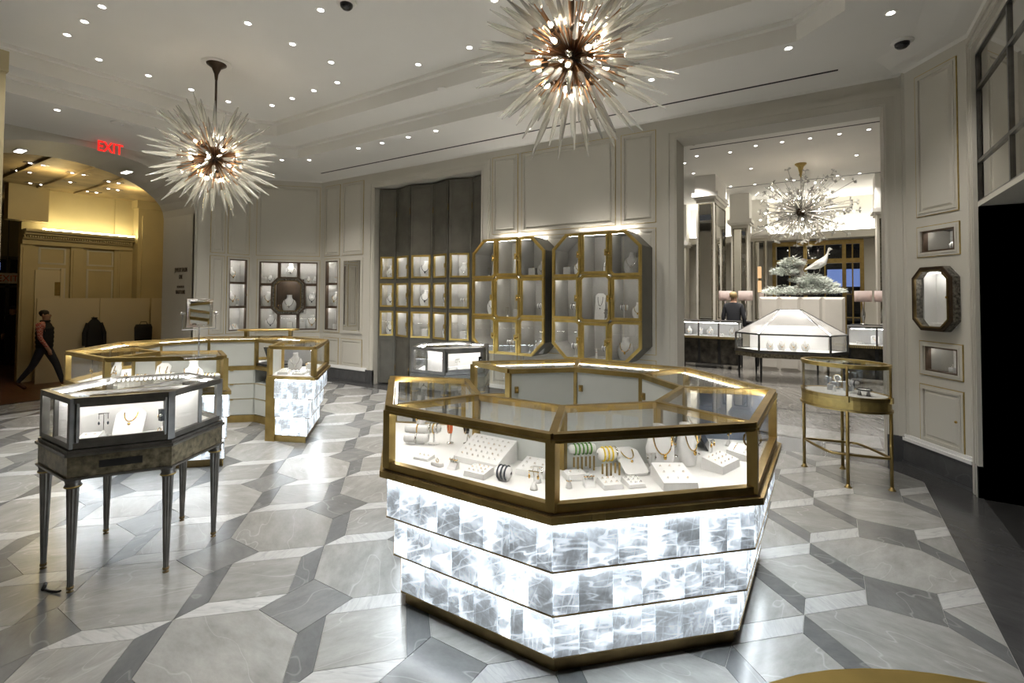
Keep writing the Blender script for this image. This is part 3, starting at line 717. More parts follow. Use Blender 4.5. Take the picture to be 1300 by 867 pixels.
MB().box(-1.06,-.98,0,.14,0,3.1).box(.55,.63,0,.14,0,3.1).box(1.55,1.63,0,.14,0,3.1).box(-1.0,1.6,0,.14,3.05,3.15).box(-1.0,1.6,0,.14,2.2,2.26).build('frame','nickel',t)
MB().box(.0,.42,.02,.05,2.72,2.95).build('lit_fanlight','bluelit',t)
t = thing('far_exit_sign','pale box sign with dark red EXIT letters over the street door','exit sign',(-19.0,4.07,2.06))
MB().box(-.05,.05,-.26,.26,-.14,.14).build('housing','exitface',t); text_obj('letters','EXIT',.24,'orange',t,(.055,0,-.085),(PI/2,0,PI/2),.004,'CENTER',.85)
MB().tube((0,0,.14),(0,0,2.04),.012,n=6).build('hanger','nickel',t)
for k, (x, y, pw) in enumerate(((-13.0,3.4,26),(-13.6,5.0,26),(-12.0,3.4,4),(-17.5,4.0,4))):
    l = bpy.data.lights.new('hall_lamp','POINT'); l.energy = pw; l.color = (1,.80,.42); l.shadow_soft_size = .15
    o = bpy.data.objects.new('hall_lamp',l); COL.objects.link(o); o.location = (x,y,3.8)
# yellow pier at the extreme left edge
tag(MB().box(-7.2,-6.72,1.05,1.385,0,Z0).box(-7.25,-6.70,1.0,1.40,0,.25).box(-7.25,-6.70,1.0,1.40,3.8,Z0).build('stone_pier','limestone'),'yellow stone pier at the left edge of the picture','pier')
# ================================================================== DISPLAY PROPS
def root(name, label, cat, loc, rz=0, group=None): return thing(name,label,cat,loc,rz,group)
def chain_pts(w_, d_, z0, yf, n=12):
    return [(w_*math.sin(a), yf(math.cos(a)), z0+d_*(math.cos(a)*-.5+.5)) for a in [2*PI*i/n for i in range(n)]]
def bust(loc, rz, label, h=.2, metal='gold', cloth='velvet', pend=True, group=None):
    t = root('necklace_bust',label,'jewelry stand',loc,rz,group); k = h/.2
    prof = [(.050,0,.6,0),(.052,.006,.6,0),(.070,.05,.42,.0),(.074,.10,.40,.006),(.060,.135,.42,.012),(.032,.155,.7,.016),(.026,.18,.9,.02),(.028,.20,.9,.022)]
    mb = MB(); n = 12; vs = []; fs = []
    for r, z, sy, dy in prof: vs += [(r*k*math.cos(2*PI*i/n), (r*sy*math.sin(2*PI*i/n)+dy)*k, z*k) for i in range(n)]
    for j in range(len(prof)-1):
        for i in range(n): fs.append((j*n+i,j*n+(i+1)%n,(j+1)*n+(i+1)%n,(j+1)*n+i))
    fs.append(tuple((len(prof)-1)*n+i for i in range(n))); fs.append(tuple(range(n-1,-1,-1)))
    mb.add(vs,fs).build('bust_form',cloth,t,True)
    pts = []
    for i in range(13):
        a = PI*i/12; x = .046*math.cos(a); z = .150-.075*math.sin(a)
        y = -.018-.016*math.sin(a)
        pts.append((x*k,y*k,z*k))
    MB().path(pts,.0032*k,5).build('necklace',metal,t,True)
    if pend: MB().ball((0,-.040*k,.066*k),.009*k,6,4,1.5).build('pendant',metal,t,True)
    return t
def board(loc, rz, label, w_=.13, h=.19, lean=.5, metal='gold', cloth='velvet'):
    t = root('necklace_board',label,'jewelry stand',loc,rz); c, s = math.cos(lean), math.sin(lean)
    def L(x, y, z): return (x, z*s-y*c, z*c+y*s+.014*s+.001)
    o = chamf(-w_/2,w_/2,0,h,.012,.012,.03,.03); n = len(o)
    MB().add([L(p[0],0,p[1]) for p in o]+[L(p[0],-.014,p[1]) for p in o],[tuple(range(n)),tuple(range(2*n-1,n-1,-1))]+[(i,i+n,(i+1)%n+n,(i+1)%n) for i in range(n)]).build('pad',cloth,t)
    MB().path([L(.034*math.cos(PI*i/10),.004,h*.86-.34*h*math.sin(PI*i/10)) for i in range(11)],.003,5).build('necklace',metal,t,True)
    MB().ball(L(0,.006,h*.42),.008,6,4).build('pendant',metal,t,True)
    MB().bar((0,h*s*.80+.03,.006),(0,h*s*.78+.018,h*c*.7),.02,.004).build('strut',cloth,t)
    return t
def tray(loc, rz, label, w_=.12, d_=.1, h=.022, slope=.012, rows=(3,4), metal='gold', cloth='velvet', seed=1):
    t = root('jewelry_tray',label,'tray',loc,rz); rnd = random.Random(seed)
    zz = lambda y: h+slope*(y/d_+.5)*2
    MB().add([(-w_/2,-d_/2,0),(w_/2,-d_/2,0),(w_/2,d_/2,0),(-w_/2,d_/2,0),(-w_/2+.004,-d_/2+.004,zz(-d_/2)),(w_/2-.004,-d_/2+.004,zz(-d_/2)),(w_/2-.004,d_/2-.004,zz(d_/2)),(-w_/2+.004,d_/2-.004,zz(d_/2))],
       [(0,3,2,1),(4,5,6,7),(0,1,5,4),(1,2,6,5),(2,3,7,6),(3,0,4,7)]).build('tray_block',cloth,t)
    mb = MB(); mats = [metal,'silver','darkgem']
    for i in range(rows[0]):
        for j in range(rows[1]):
            x = (-.5+(j+.5)/rows[1])*w_*.85; y = (-.5+(i+.5)/rows[0])*d_*.85; z = zz(y); m_ = rnd.choice((0,0,0,1,1))
            mb.torus((x,y,z+.003),.0045,.0012,'y',8,4,m_); mb.ball((x,y,z+.008),.0022,5,3,1,rnd.choice((0,1,1)))
    tag(mb.build('rings',mats,t,True),kind='stuff')
    return t
def earring_stand(loc, rz, label, h=.085, metal='gold', n=2, drop=.035):
    t = root('earring_stand',label,'jewelry stand',loc,rz)
    MB().lathe([(.020,0),(.019,.008),(.008,.034),(.006,.036)],10).build('cone_base','velvet',t,True)
    MB().tube((0,0,.03),(0,0,h),.0022,n=6).bar((-.026,0,h),(.026,0,h),.005,.005).build('cross_bar','silver',t)
    for i in range(n):
        x = -.022+.044*i/max(1,n-1)
        MB().tube((x,-.004,h-.002),(x,-.004,h-drop*.4),.0016,n=5).ball((x,-.004,h-drop*.7),.006,6,4,1.9).build('earring',metal if i%2 == 0 or n == 2 else 'silver',t,True)
    return t
def roll(loc, rz, label, l=.12, r=.024, mats=('gold','gold'), cloth='velvet', lift=0):
    t = root('bracelet_roll',label,'jewelry stand',loc,rz)
    pr = [(.3*r,-l/2),(.8*r,-l/2+.004),(r,-l/2+.014),(r,l/2-.014),(.8*r,l/2-.004),(.3*r,l/2)]
    n = 12; vs = []; fs = []
    for q, x in pr: vs += [(x, q*math.cos(2*PI*i/n), r+.009+lift+q*math.sin(2*PI*i/n)) for i in range(n)]
    for j in range(5):
        for i in range(n): fs.append((j*n+i,j*n+(i+1)%n,(j+1)*n+(i+1)%n,(j+1)*n+i))
    fs += [tuple(range(n)), tuple(5*n+i for i in range(n-1,-1,-1))]
    MB().add(vs,fs).build('cushion',cloth,t,True)
    if not lift: MB().box(-l*.3,l*.3,-r*.5,r*.5,0,.014).build('rest',cloth,t)
    if lift: MB().tube((0,0,.006),(0,0,lift+.015),.006,n=8).lathe([(.035,0),(.035,.006),(.02,.010)],12).build('post','velvet',t)
    for i, m_ in enumerate(mats):
        x = (-.5+(i+.5)/len(mats))*l*.72
        MB().torus((x,0,r+.009+lift),r+.0035,.0045,'x',16,6).build('bracelet',m_,t,True)
    return t
def fringe(t, l, z, n, m_='brass'):
    for i in range(n): MB().box(-l/2+l*i/(n-1)-.004,-l/2+l*i/(n-1)+.004,-.03,-.024,z-.05-.012*(i%3),z).build('tassel',m_,t)
def ring_cone(loc, rz, label, h=.055, metal='gold', cloth='velvet'):
    t = root('ring_cone',label,'jewelry stand',loc,rz)
    MB().lathe([(.017,0),(.016,.006),(.0075,h-.004),(.004,h)],10).build('cone',cloth,t,True)
    MB().torus((0,0,h*.62),.0115,.002,'z',12,5).build('ring_band',metal,t,True); MB().ball((0,-.013,h*.62),.005,6,4).build('ring_stone','silver',t,True)
    return t
def ring_fingers(loc, rz, label, n=3):
    t = root('ring_stand',label,'jewelry stand',loc,rz)
    MB().add([(-.028,-.02,0),(.028,-.02,0),(.028,.02,0),(-.028,.02,0),(-.026,-.008,.012),(.026,-.008,.012),(.026,.018,.045),(-.026,.018,.045)],[(0,3,2,1),(4,5,6,7),(0,1,5,4),(1,2,6,5),(2,3,7,6),(3,0,4,7)]).build('wedge','velvet',t)
    for i in range(n):
        x = -.018+.036*i/(n-1); MB().tube((x,.008,.035),(x,-.002,.058),.006,.004,8).build('finger','velvet',t,True); MB().torus((x,.003,.047),.008,.0018,'z',10,4).build('ring_band','gold',t,True)
    return t
def block(loc, rz, label, s=(.05,.04,.03), cloth='velvet', jewel='gold'):
    t = root('riser_block',label,'jewelry stand',loc,rz); a, b, h = s
    r = chamf(-a/2,a/2,-b/2,b/2,.005,.005,.005,.005)
    mb = MB().prism(r,0,h-.003); mb.prism(inset(r,.003),h-.003,h); mb.build('riser',cloth,t)
    MB().torus((0,0,h+.009),.009,.0022,'y',12,5).build('ring_band',jewel,t,True); MB().ball((0,0,h+.020),.0045,6,4).build('ring_stone','silver',t,True)
    return t
def bracelet_frame(loc, rz, label, m_='orange', rr=.042):
    t = root('bangle_stand',label,'jewelry stand',loc,rz)
    MB().lathe([(.022,0),(.022,.006),(.006,.012)],10).tube((0,0,.01),(0,.006,.07),.004,n=6).build('stand','silver',t)
    o = [(rr*math.cos(2*PI*(i+.5)/8),.105+rr*math.sin(2*PI*(i+.5)/8)) for i in range(8)]
    MB().ringY(o,inset(o,.010),-.012,.008).build('bangle',m_,t)
    MB().ringY(inset(o,-.002),inset(o,.002),-.014,-.012).build('gilt_rim','gold',t)
    MB().prismY(inset(o,.016),-.002,.006).build('pad','velvet',t)
    return t
def price_plate(loc, rz, label):
    t = root('sign_plate',label,'sign',loc,rz)
    MB().box(-.05,.05,-.014,.014,0,.006).build('plate','velvet2',t); MB().box(-.044,.044,-.010,.010,.006,.0075).build('inlay','silver',t)
    return t
PROP = {'bust':bust,'board':board,'tray':tray,'ear':earring_stand,'roll':roll,'cone':ring_cone,'fing':ring_fingers,'block':block}
# ================================================================== OCTAGONAL COUNTERS
AO, AI, C8 = 1.20, .655, math.cos(PI/8)
cube_me = None
def counter(c, open_k, label, name, rs, ledge_blocks, bay=None):
    global cube_me
    t = thing('octagonal_counter',label,'display counter',(c[0],c[1],0)); rnd = random.Random(rs)
    def V(k, a): th = PI/8+k*PI/4; return (a/C8*math.cos(th), a/C8*math.sin(th))
    def trap(mb, k, a0, a1, z0, z1): return mb.prism([V(k,a0),V(k,a1),V(k+1,a1),V(k+1,a0)],z0,z1)
    def sbox(mb, k, a0, a1, t0, t1, z0, z1):
        th = PI/4*(k+1); n = (math.cos(th),math.sin(th)); tg = (-n[1],n[0])
        P_ = lambda a, s: (n[0]*a+tg[0]*s, n[1]*a+tg[1]*s)
        return mb.prism([P_(a0,t0),P_(a1,t0),P_(a1,t1),P_(a0,t1)],z0,z1)
    if cube_me is None: cube_me = MB().box(-.5,.5,-.5,.5,-.5,.5).mesh('selenite_tile','selenite')
    for k in [q for q in range(8) if q != open_k]:
        fr = MB()
        v0, v1 = V(k,AO-.019), V(k+1,AO-.019)
        fr.bar((*v0,1.050),(*v1,1.050),.038,.04); fr.bar((*v0,.758),(*v1,.758),.038,.036)
        fr.bar((*V(k,AO-.008),1.040),(*V(k+1,AO-.008),1.040),.030,.012)
        w0, w1 = V(k,AI+.015), V(k+1,AI+.015)
        fr.bar((*w0,1.050),(*w1,1.050),.032,.036); fr.bar((*w0,.700),(*w1,.700),.034,.05)
        ends = [k]+([k+1] if (k+1)%8 == open_k else [])
        for e in ends:
            p, q = V(e,AO-.021), V(e,AI+.02)
            th = PI/8+e*PI/4; n = Vector((math.cos(th),math.sin(th),0))
            fr.bar((*p,.745),(*p,1.045),.046,.046); fr.bar((*q,.70),(*q,1.04),.045,.045)
            fr.bar((*q,1.0515),(*p,1.0515),.036,.036)
        fr.build('case_frame','brass',t)
        trap(MB(),k,AO-.026,AO-.020,.772,1.034).build('front_glass','glass',t)
        trap(MB(),k,AI+.028,AO-.036,1.060,1.066).build('top_glass','glass',t)
        trap(MB(),k,AI+.034,AO-.028,.716,.736).build('display_deck','white',t)
        hl = AI*math.tan(PI/8)
        if k == bay:
            trap(MB(),k,AI+.02,1.06,.02,.50).build('cabinet_body','lacquer',t)
            mb = MB(); trap(mb,k,AI+.34,AI+.36,.50,1.03); mb.build('bay_back','linen',t)
            trap(MB(),k,AI+.02,AI+.34,.735,.755).build('bay_shelf','black',t)
        if k != bay: dr = sbox(MB(),k,AI+.008,AI+.024,-hl+.012,hl-.012,.728,1.034).build('case_door','lacquer',t)
        if k != bay: sbox(MB(),k,AI-.012,AI+.008,hl-.065,hl-.035,.88,.93).build('lock_plate','brass',dr); 
        if k != bay: sbox(MB(),k,AI-.018,AI-.012,hl-.058,hl-.042,.895,.915).build('lock_pin','gold',dr)
        if k != bay: MB_ = MB(); trap(MB_,k,AI+.014,1.06,.02,.70); MB_.build('cabinet_body','lacquer',t)
        for z0, z1 in ((.10,.295),(.305,.49),(.50,.67)):
            if k == bay and z0 > .4: continue
            dw = sbox(MB(),k,AI+.002,AI+.014,-hl+.012,hl-.012,z0,z1).build('drawer','lacquer',t)
            sbox(MB(),k,AI-.006,AI+.002,-.02,.02,z1-.008,z1).build('finger_pull','gilt',dw)
            sbox(MB(),k,AI+.000,AI+.012,-hl,hl,z1+.001,z1+.006).build('gilt_line','gilt',dw)
        trap(MB(),k,AI-.002,AI+.05,0,.09).build('inner_kick','brass',t)
        # ledge
        L_ = (AO+.028)*math.tan(PI/8)
        trap(MB(),k,AO-.2,AO+.012,.700,.735).build('ledge','brass_dark',t)
        if k in ledge_blocks:
            nb = 17
            for i in range(nb):
                a, b = -L_+2*L_*i/nb, -L_+2*L_*(i+1)/nb
                sbox(MB(),k,AO+.012,AO+.026+rnd.uniform(-.001,.001),a+.0006,b-.0006,.702,.733).build('ledge_block','brass',t)
        else: trap(MB(),k,AO+.012,AO+.026,.702,.733).build('ledge_lip','brass',t)
        trap(MB(),k,AO-.058,AO-.048,1.025,1.031).build('led_strip','leddim' if k in (0,1,2) else 'led',t)
        # selenite tiers
        th = PI/4*(k+1)
        for z0, z1, a in ((.487,.700,1.187),(.278,.484,1.148),(.070,.275,1.108)):
            trap(MB(),k,a-.13,a-.016,z0,z1).build('tier_backing','backlight',t)
            trap(MB(),k,a-.05,a+.003,z0-.003,z0+.003).build('tier_edge','brass_dark',t)
            trap(MB(),k,a+.004,a+.016,z1-.005,z1-.001).build('tier_led','ledcool',t)
            Lh = (a-.006)*math.tan(PI/8); x = -Lh
            while x < Lh-1e-4:
                wd = rnd.choice((.07,.09,.115,.14,.16))
                if x+wd > Lh-.04: wd = Lh-x
                cx = x+wd/2; o = link('selenite_tile',cube_me,t)
                an = a-.007+rnd.uniform(-.001,.001)
                o.location = (math.cos(th)*an-math.sin(th)*cx, math.sin(th)*an+math.cos(th)*cx, (z0+z1)/2); o.rotation_euler.z = th
                o.scale = (.014, wd-.0028, z1-z0-.008); x += wd
        trap(MB(),k,.9,1.085,0,.07).build('plinth','brass_dark',t)
    for e, sg in ((open_k,1),(open_k+1,-1)):
        th = PI/8+e*PI/4; rd = Vector((math.cos(th),math.sin(th),0)); nn = Vector((-rd.y,rd.x,0))*sg
        p, q = V(e,AO-.03), V(e,AI+.03)
        MB().bar((*p,.903),(*q,.903),.006,.262).build('end_glass','glass',t)
        def rb(mb, ra, rb_, d0, d1, z0, z1):
            pts = [rd*ra+nn*d0, rd*rb_+nn*d0, rd*rb_+nn*d1, rd*ra+nn*d1]
            if sg < 0: pts = pts[::-1]
            return mb.prism([(u.x,u.y) for u in pts],z0,z1)
        r_in = AI/C8
        rb(MB(),r_in-.005,r_in+.11,.001,.03,0,.70).build('end_panel','brass',t)
        rb(MB(),r_in+.02,(AO+.02)/C8,.001,.055,.702,.734).build('end_ledge','brass',t)
        for z0, z1, a, dd in ((.487,.700,1.187,.046),(.278,.484,1.148,.030),(.070,.275,1.108,.016)):
            r1 = a/C8+.004
            rb(MB(),r_in+.112,r1,.001,dd-.012,z0,z1).build('end_tier_backing','backlight',t); rb(MB(),r_in+.112,r1+.004,.001,dd+.004,z0-.003,z0+.003).build('end_tier_edge','brass_dark',t)
            rb(MB(),r_in+.13,r1-.02,dd+.003,dd+.009,z1-.005,z1-.001).build('end_tier_led','ledcool',t)
            x = r_in+.112
            while x < r1-1e-4:
                wd = rnd.choice((.07,.09,.12))
                if x+wd > r1-.04: wd = r1-x
                o = link('selenite_tile',cube_me,t); o.location = rd*(x+wd/2)+nn*(dd-.005)+Vector((0,0,(z0+z1)/2)); o.rotation_euler.z = th+PI/2; o.scale = (.012,wd-.0014,z1-z0-.008); x += wd
        rb(MB(),r_in+.1,1.10/C8,.001,.010,0,.07).build('end_plinth','brass',t)
    return t
CM, CL = (-1.488,3.077), (-6.05,3.04)
front_counter = counter(CM,3,'large octagonal brass and glass counter clad in glowing white stone in the foreground','front',21,(4,5,6,7))
counter(CL,7,'octagonal brass and glass counter with glowing stone tiers in front of the alcove','rear',22,(),1)
MB().bar((.70/C8*math.cos(PI/8),.70/C8*math.sin(PI/8),.885),(1.16/C8*math.cos(PI/8),1.16/C8*math.sin(PI/8),.885),.008,.29).build('slate_partition','slate',front_counter)
DZ = .737
def cm(k, a, s, c=CM, z=DZ):
    th = PI/4*(k+1); return (c[0]+math.cos(th)*a-math.sin(th)*s, c[1]+math.sin(th)*a+math.cos(th)*s, z)
FW = 'in the front counter'
# south window (left of the front post)
roll((-2.16,2.30,DZ),.5,f'nearer long padded bracelet roll at the left end of the front counter',.16,.026,('silver',))
roll((-2.30,2.46,DZ),.5,f'farther long padded bracelet roll at the left end of the front counter',.17,.026,('gold',))
tray((-1.93,2.12,DZ),.1,'small flat tray of gold bars near the left front corner of the front counter',.10,.075,.012,.004,(1,3),'gold','velvet',2)
block((-1.79,2.07,DZ),0,'low white block with a ring left of the large ring tray',(.075,.03,.018))
fing_ = ring_fingers((-1.69,2.08,DZ),0,'three-fingered ring stand in front of the large ring tray')
tray((-1.62,2.275,DZ),.0,'large sloping ring tray in the left window of the front counter',.30,.20,.03,.040,(5,7),'gold','velvet',3)
tray((-1.52,2.08,DZ),.05,'small ring tray with dark stones in front of the large ring tray',.125,.10,.026,.006,(3,4),'gold','velvet',4)
roll((-1.375,2.09,DZ),.1,'small pillow wearing two dark beaded bracelets in the left window',.085,.030,('darkgem','darkgem','darkgem'))
tray((-1.30,2.27,DZ),.1,'sloping square ring tray beside the dark beaded bracelets',.16,.15,.03,.012,(3,3),'gold','velvet',5)
earring_stand((-1.19,2.07,DZ),.2,'earring stand nearest the front corner post, left window',.085)
earring_stand((-1.22,2.16,DZ),.2,'shorter earring stand behind the one at the front corner post',.075,'silver')
price_plate((-1.53,1.965,DZ),.1,'thin grey sign plate on the deck of the left window')
bracelet_frame((-1.99,2.42,DZ),-.7,'octagonal orange bangle on a stand at the back left of the front counter','orange')
bracelet_frame((-1.90,2.47,DZ),-.7,'octagonal black bangle on a stand at the back left of the front counter','blackgloss')
roll((-2.07,2.36,DZ),.4,'raised roll of pearl bracelets left of the orange bangle',.09,.026,('silver','gold','silver'),'velvet',.06)
# south-east window
t = roll((-1.10,2.42,DZ),.785,'raised roll of green beaded bracelets with gold tassels',.15,.024,('green','green','green','green','green'),'velvet',.085); fringe(t,.11,.085,6)
t = roll((-.945,2.40,DZ),.785,'raised roll of yellow beaded bracelets with gold tassels',.12,.030,('yellow','yellow','yellow','silver'),'velvet',.085); fringe(t,.09,.085,5)
board((-.83,2.51,DZ),.785,'white leaning board with a gold chain in the right window',.13,.19,1.1)
bust((-.765,2.685,DZ),.785,'large white necklace bust at the back of the right window',.23,'gold')
bust((-.66,2.84,DZ),1.2,'grey arched necklace bust right of the white bust',.22,'gold','velvet')
tray((-.655,2.52,DZ),.6,'large sloping tray at the right of the right window',.17,.20,.035,.016,(3,3),'gold','velvet',6)
tray((-.50,2.88,DZ),1.3,'sloping ring tray near the right corner post of the front counter',.20,.12,.04,.012,(3,4),'gold','velvet',7)
tray((-.905,2.31,DZ),.785,'small white ring tray, left of the pair in the right window',.10,.10,.022,.004,(2,3),'gold','velvet',8)
tray((-.815,2.39,DZ),.785,'small ring tray with dark stones, right of the pair in the right window',.09,.10,.018,.004,(3,3),'darkgem','velvet',9)
ring_cone((-1.06,2.18,DZ),.785,'ring cone nearest the front corner post in the right window')
ring_fingers((-.985,2.25,DZ),.785,'white ring wedge with fingers between the ring cone and the tray pair')
earring_stand((-.79,2.60,DZ),.785,'earring stand with silver drops beside the large white bust',.10,'silver')
tray((-1.09,2.31,DZ),.785,'plain square block tray left of the yellow bracelets',.11,.08,.03,.0,(1,2),'gold','velvet',10)
tray((-.44,3.16,DZ),1.57,'low gold chain tray in the right side case of the front counter',.2,.13,.03,.01,(2,5),'gold','velvet',11)
for i, (x, y) in enumerate(((-.74,3.13),(-.57,3.02),(-.53,3.33))): earring_stand((x,y,DZ),1.4,['first earring stand in the right side case','second earring stand in the right side case','third earring stand in the right side case'][i],.10)
for i in range(3): bracelet_frame((-.76+.05*i,2.93+.055*i,DZ),1.4,f'{["near","middle","far"][i]} watch bangle on a stand in the right side case','silver',.036)
# north-west case (seen through its glass end)
t = roll((-2.22,3.53,DZ),.5,'raised roll of pearl bracelets with gold tassels in the back left case',.14,.022,('silver','silver','gold'),'velvet',.10); fringe(t,.11,.10,5)
t = roll((-2.05,3.66,DZ),.5,'raised roll of black bracelets with gold tassels in the back left case',.15,.026,('darkgem','darkgem','darkgem','darkgem'),'velvet',.10); fringe(t,.12,.10,6)
bust((-2.42,2.62,DZ),-.4,'small white bust in the left end case of the front counter',.16,'gold')
# rear counter
tray((-6.15,1.98,DZ),0,'low tray of gold rings at the left of the rear counter',.2,.1,.02,.01,(2,6),'gold','velvet',13)
tray((-5.86,1.97,DZ),0,'second low tray of gold rings in the rear counter front window',.2,.1,.02,.01,(2,6),'gold','velvet',14)
LS = ['raised roll of gold bracelets, leftmost in the rear counter','raised roll of gold bracelets, second from the left in the rear counter','long raised roll of gold bracelets at the right of the rear counter']
roll((-5.52,2.12,DZ),.785,LS[0],.13,.030,('gold','silver','gold'),'velvet',.08)
roll((-5.33,2.27,DZ),.785,LS[1],.11,.032,('gold','gold'),'velvet',.09)
board((-5.44,2.23,DZ),.785,'tall arched white chain display in the rear counter',.12,.26,.5)
bust((-5.20,2.42,DZ),.785,'wide white necklace bust in the rear counter right window',.27,'gold')
roll((-5.03,2.50,DZ),.785,LS[2],.17,.028,('gold','gold','silver','gold'),'velvet',.09)
bust((-5.38,3.64,DZ),.9,'curved grey bust in the tall right end case of the rear counter',.22,'silver','velvet2')
for i, (x, y) in enumerate(((-6.35,2.00),(-6.0,2.08),(-5.75,2.08))): earring_stand((x,y,DZ),0,['left','middle','right'][i]+' earring stand in the south window of the rear counter',.15)
bust((-6.2,2.15,DZ),0,'white necklace bust in the south window of the rear counter',.24,'gold')
tray((-5.30,3.44,DZ),.6,'white gem tray beside the curved grey bust',.12,.07,.03,.01,(2,4),'silver','velvet',31)
earring_stand((-5.14,3.62,DZ),2.2,'tall earring stand in the right end case of the rear counter',.13)
block((-5.19,3.70,DZ),.6,'tall white riser block in the right end case of the rear counter',(.06,.06,.11))
ring_cone((-5.03,3.60,DZ),.6,'near ring cone in the right end case of the rear counter'); ring_cone((-5.20,3.50,DZ),.6,'left ring cone in the right end case of the rear counter')
block((-5.34,3.53,DZ),.6,'blue stone ring block in the right end case of the rear counter',(.04,.04,.04),'velvet','bluegem')
tray((-5.12,3.52,DZ),.4,'small ring tray at the front of the right end case of the rear counter',.1,.06,.02,.004,(2,3),'gold','velvet',16)
# table mirror on the rear counter
t = thing('table_mirror','framed swivel mirror on a chrome stand on the rear counter','mirror',(-4.90,2.33,1.0705),1.38)
MB().box(-.13,.13,-.06,.06,.0,.012).build('base','chrome',t); MB().tube((0,0,.01),(0,0,.28),.007,n=8).build('post','chrome',t,True)
MB().path([(-.135,0,.42),(-.135,0,.262),(.135,0,.262),(.135,0,.42)],.007,6).build('yoke','chrome',t)
for s in (-1,1): MB().tube((s*.118,0,.41),(s*.15,0,.41),.011,n=8).build('pivot','chrome',t,True)
r_ = rect(-.105,.105,-.13,.13); fo = MB().ringY(r_,inset(r_,.024),-.014,.012).build('frame','chrome',t,False,(0,0,.41)); MB().box(-.084,.084,-.008,-.003,-.108,.108).build('mirror_glass','mirror',fo); fo.rotation_euler.x = .06
# little brass riser on the rear counter
t = thing('brass_riser','low glass-topped brass riser standing on the far side of the rear counter','riser',(-6.55,4.02,1.0705),.785)
MB().prism(ell(.40,.16,20),.085,.105).build('top_plate','brass',t,True)
for s in (-1,1): MB().box(s*.28-.02,s*.28+.02,-.05,.05,0,.085).build('foot','brass',t)
MB().box(-.26,.26,-.012,-.004,.005,.082).build('glass_panel','glass',t)
# laptop and receipt printer inside the rear counter, tablet in the front one
t = thing('laptop','open black laptop inside the rear counter','laptop',(-6.0,3.90,.757),PI)
MB().box(-.16,.16,-.11,.11,0,.016).build('keyboard_base','blackgloss',t); MB().add([(-.16,.11,.016),(.16,.11,.016),(.16,.18,.22),(-.16,.18,.22),(-.16,.12,.016),(.16,.12,.016),(.16,.19,.22),(-.16,.19,.22)],[(0,1,2,3),(7,6,5,4),(0,4,5,1),(1,5,6,2),(2,6,7,3),(3,7,4,0)]).build('lid','blackgloss',t)
MB().add([(-.145,.112,.03),(.145,.112,.03),(.145,.175,.208),(-.145,.175,.208)],[(0,1,2,3)]).build('screen','bluelit',t)
t = thing('receipt_printer','black receipt printer under the laptop inside the rear counter','printer',(-5.98,3.85,.502),PI)
MB().box(-.17,.17,-.08,.08,0,.10).box(-.15,.15,-.06,.07,.10,.14).build('housing','blackgloss',t); MB().box(-.12,.12,-.085,-.08,.03,.05).build('paper_slot','nickel',t)
t = thing('tablet','black tablet leaning inside the right side case of the front counter','tablet',(-.628,3.235,DZ),1.75)
MB().add([(-.10,0,.002),(.10,0,.002),(.10,.11,.20),(-.10,.11,.20),(-.10,.012,.002),(.10,.012,.002),(.10,.122,.20),(-.10,.122,.20)],[(0,1,2,3),(7,6,5,4),(0,4,5,1),(1,5,6,2),(2,6,7,3),(3,7,4,0)]).build('slab','blackgloss',t)
MB().bar((0,.115,.005),(0,.085,.13),.05,.006).build('stand','nickel',t)
t = thing('bronze_cuff','curled bronze cuff standing at the right end of the front counter','bracelet',(-.40,3.34,DZ),.6)
MB().path([(.05*math.cos(a)*(1+.1*a/6), 0, .062+.05*math.sin(a)*(1+.1*a/6)) for a in [2*PI*i/20*1.25 for i in range(21)]],.006,6).build('coil','brass_dark',t,True)
MB().box(-.03,.03,-.02,.02,0,.008).build('foot','velvet',t)
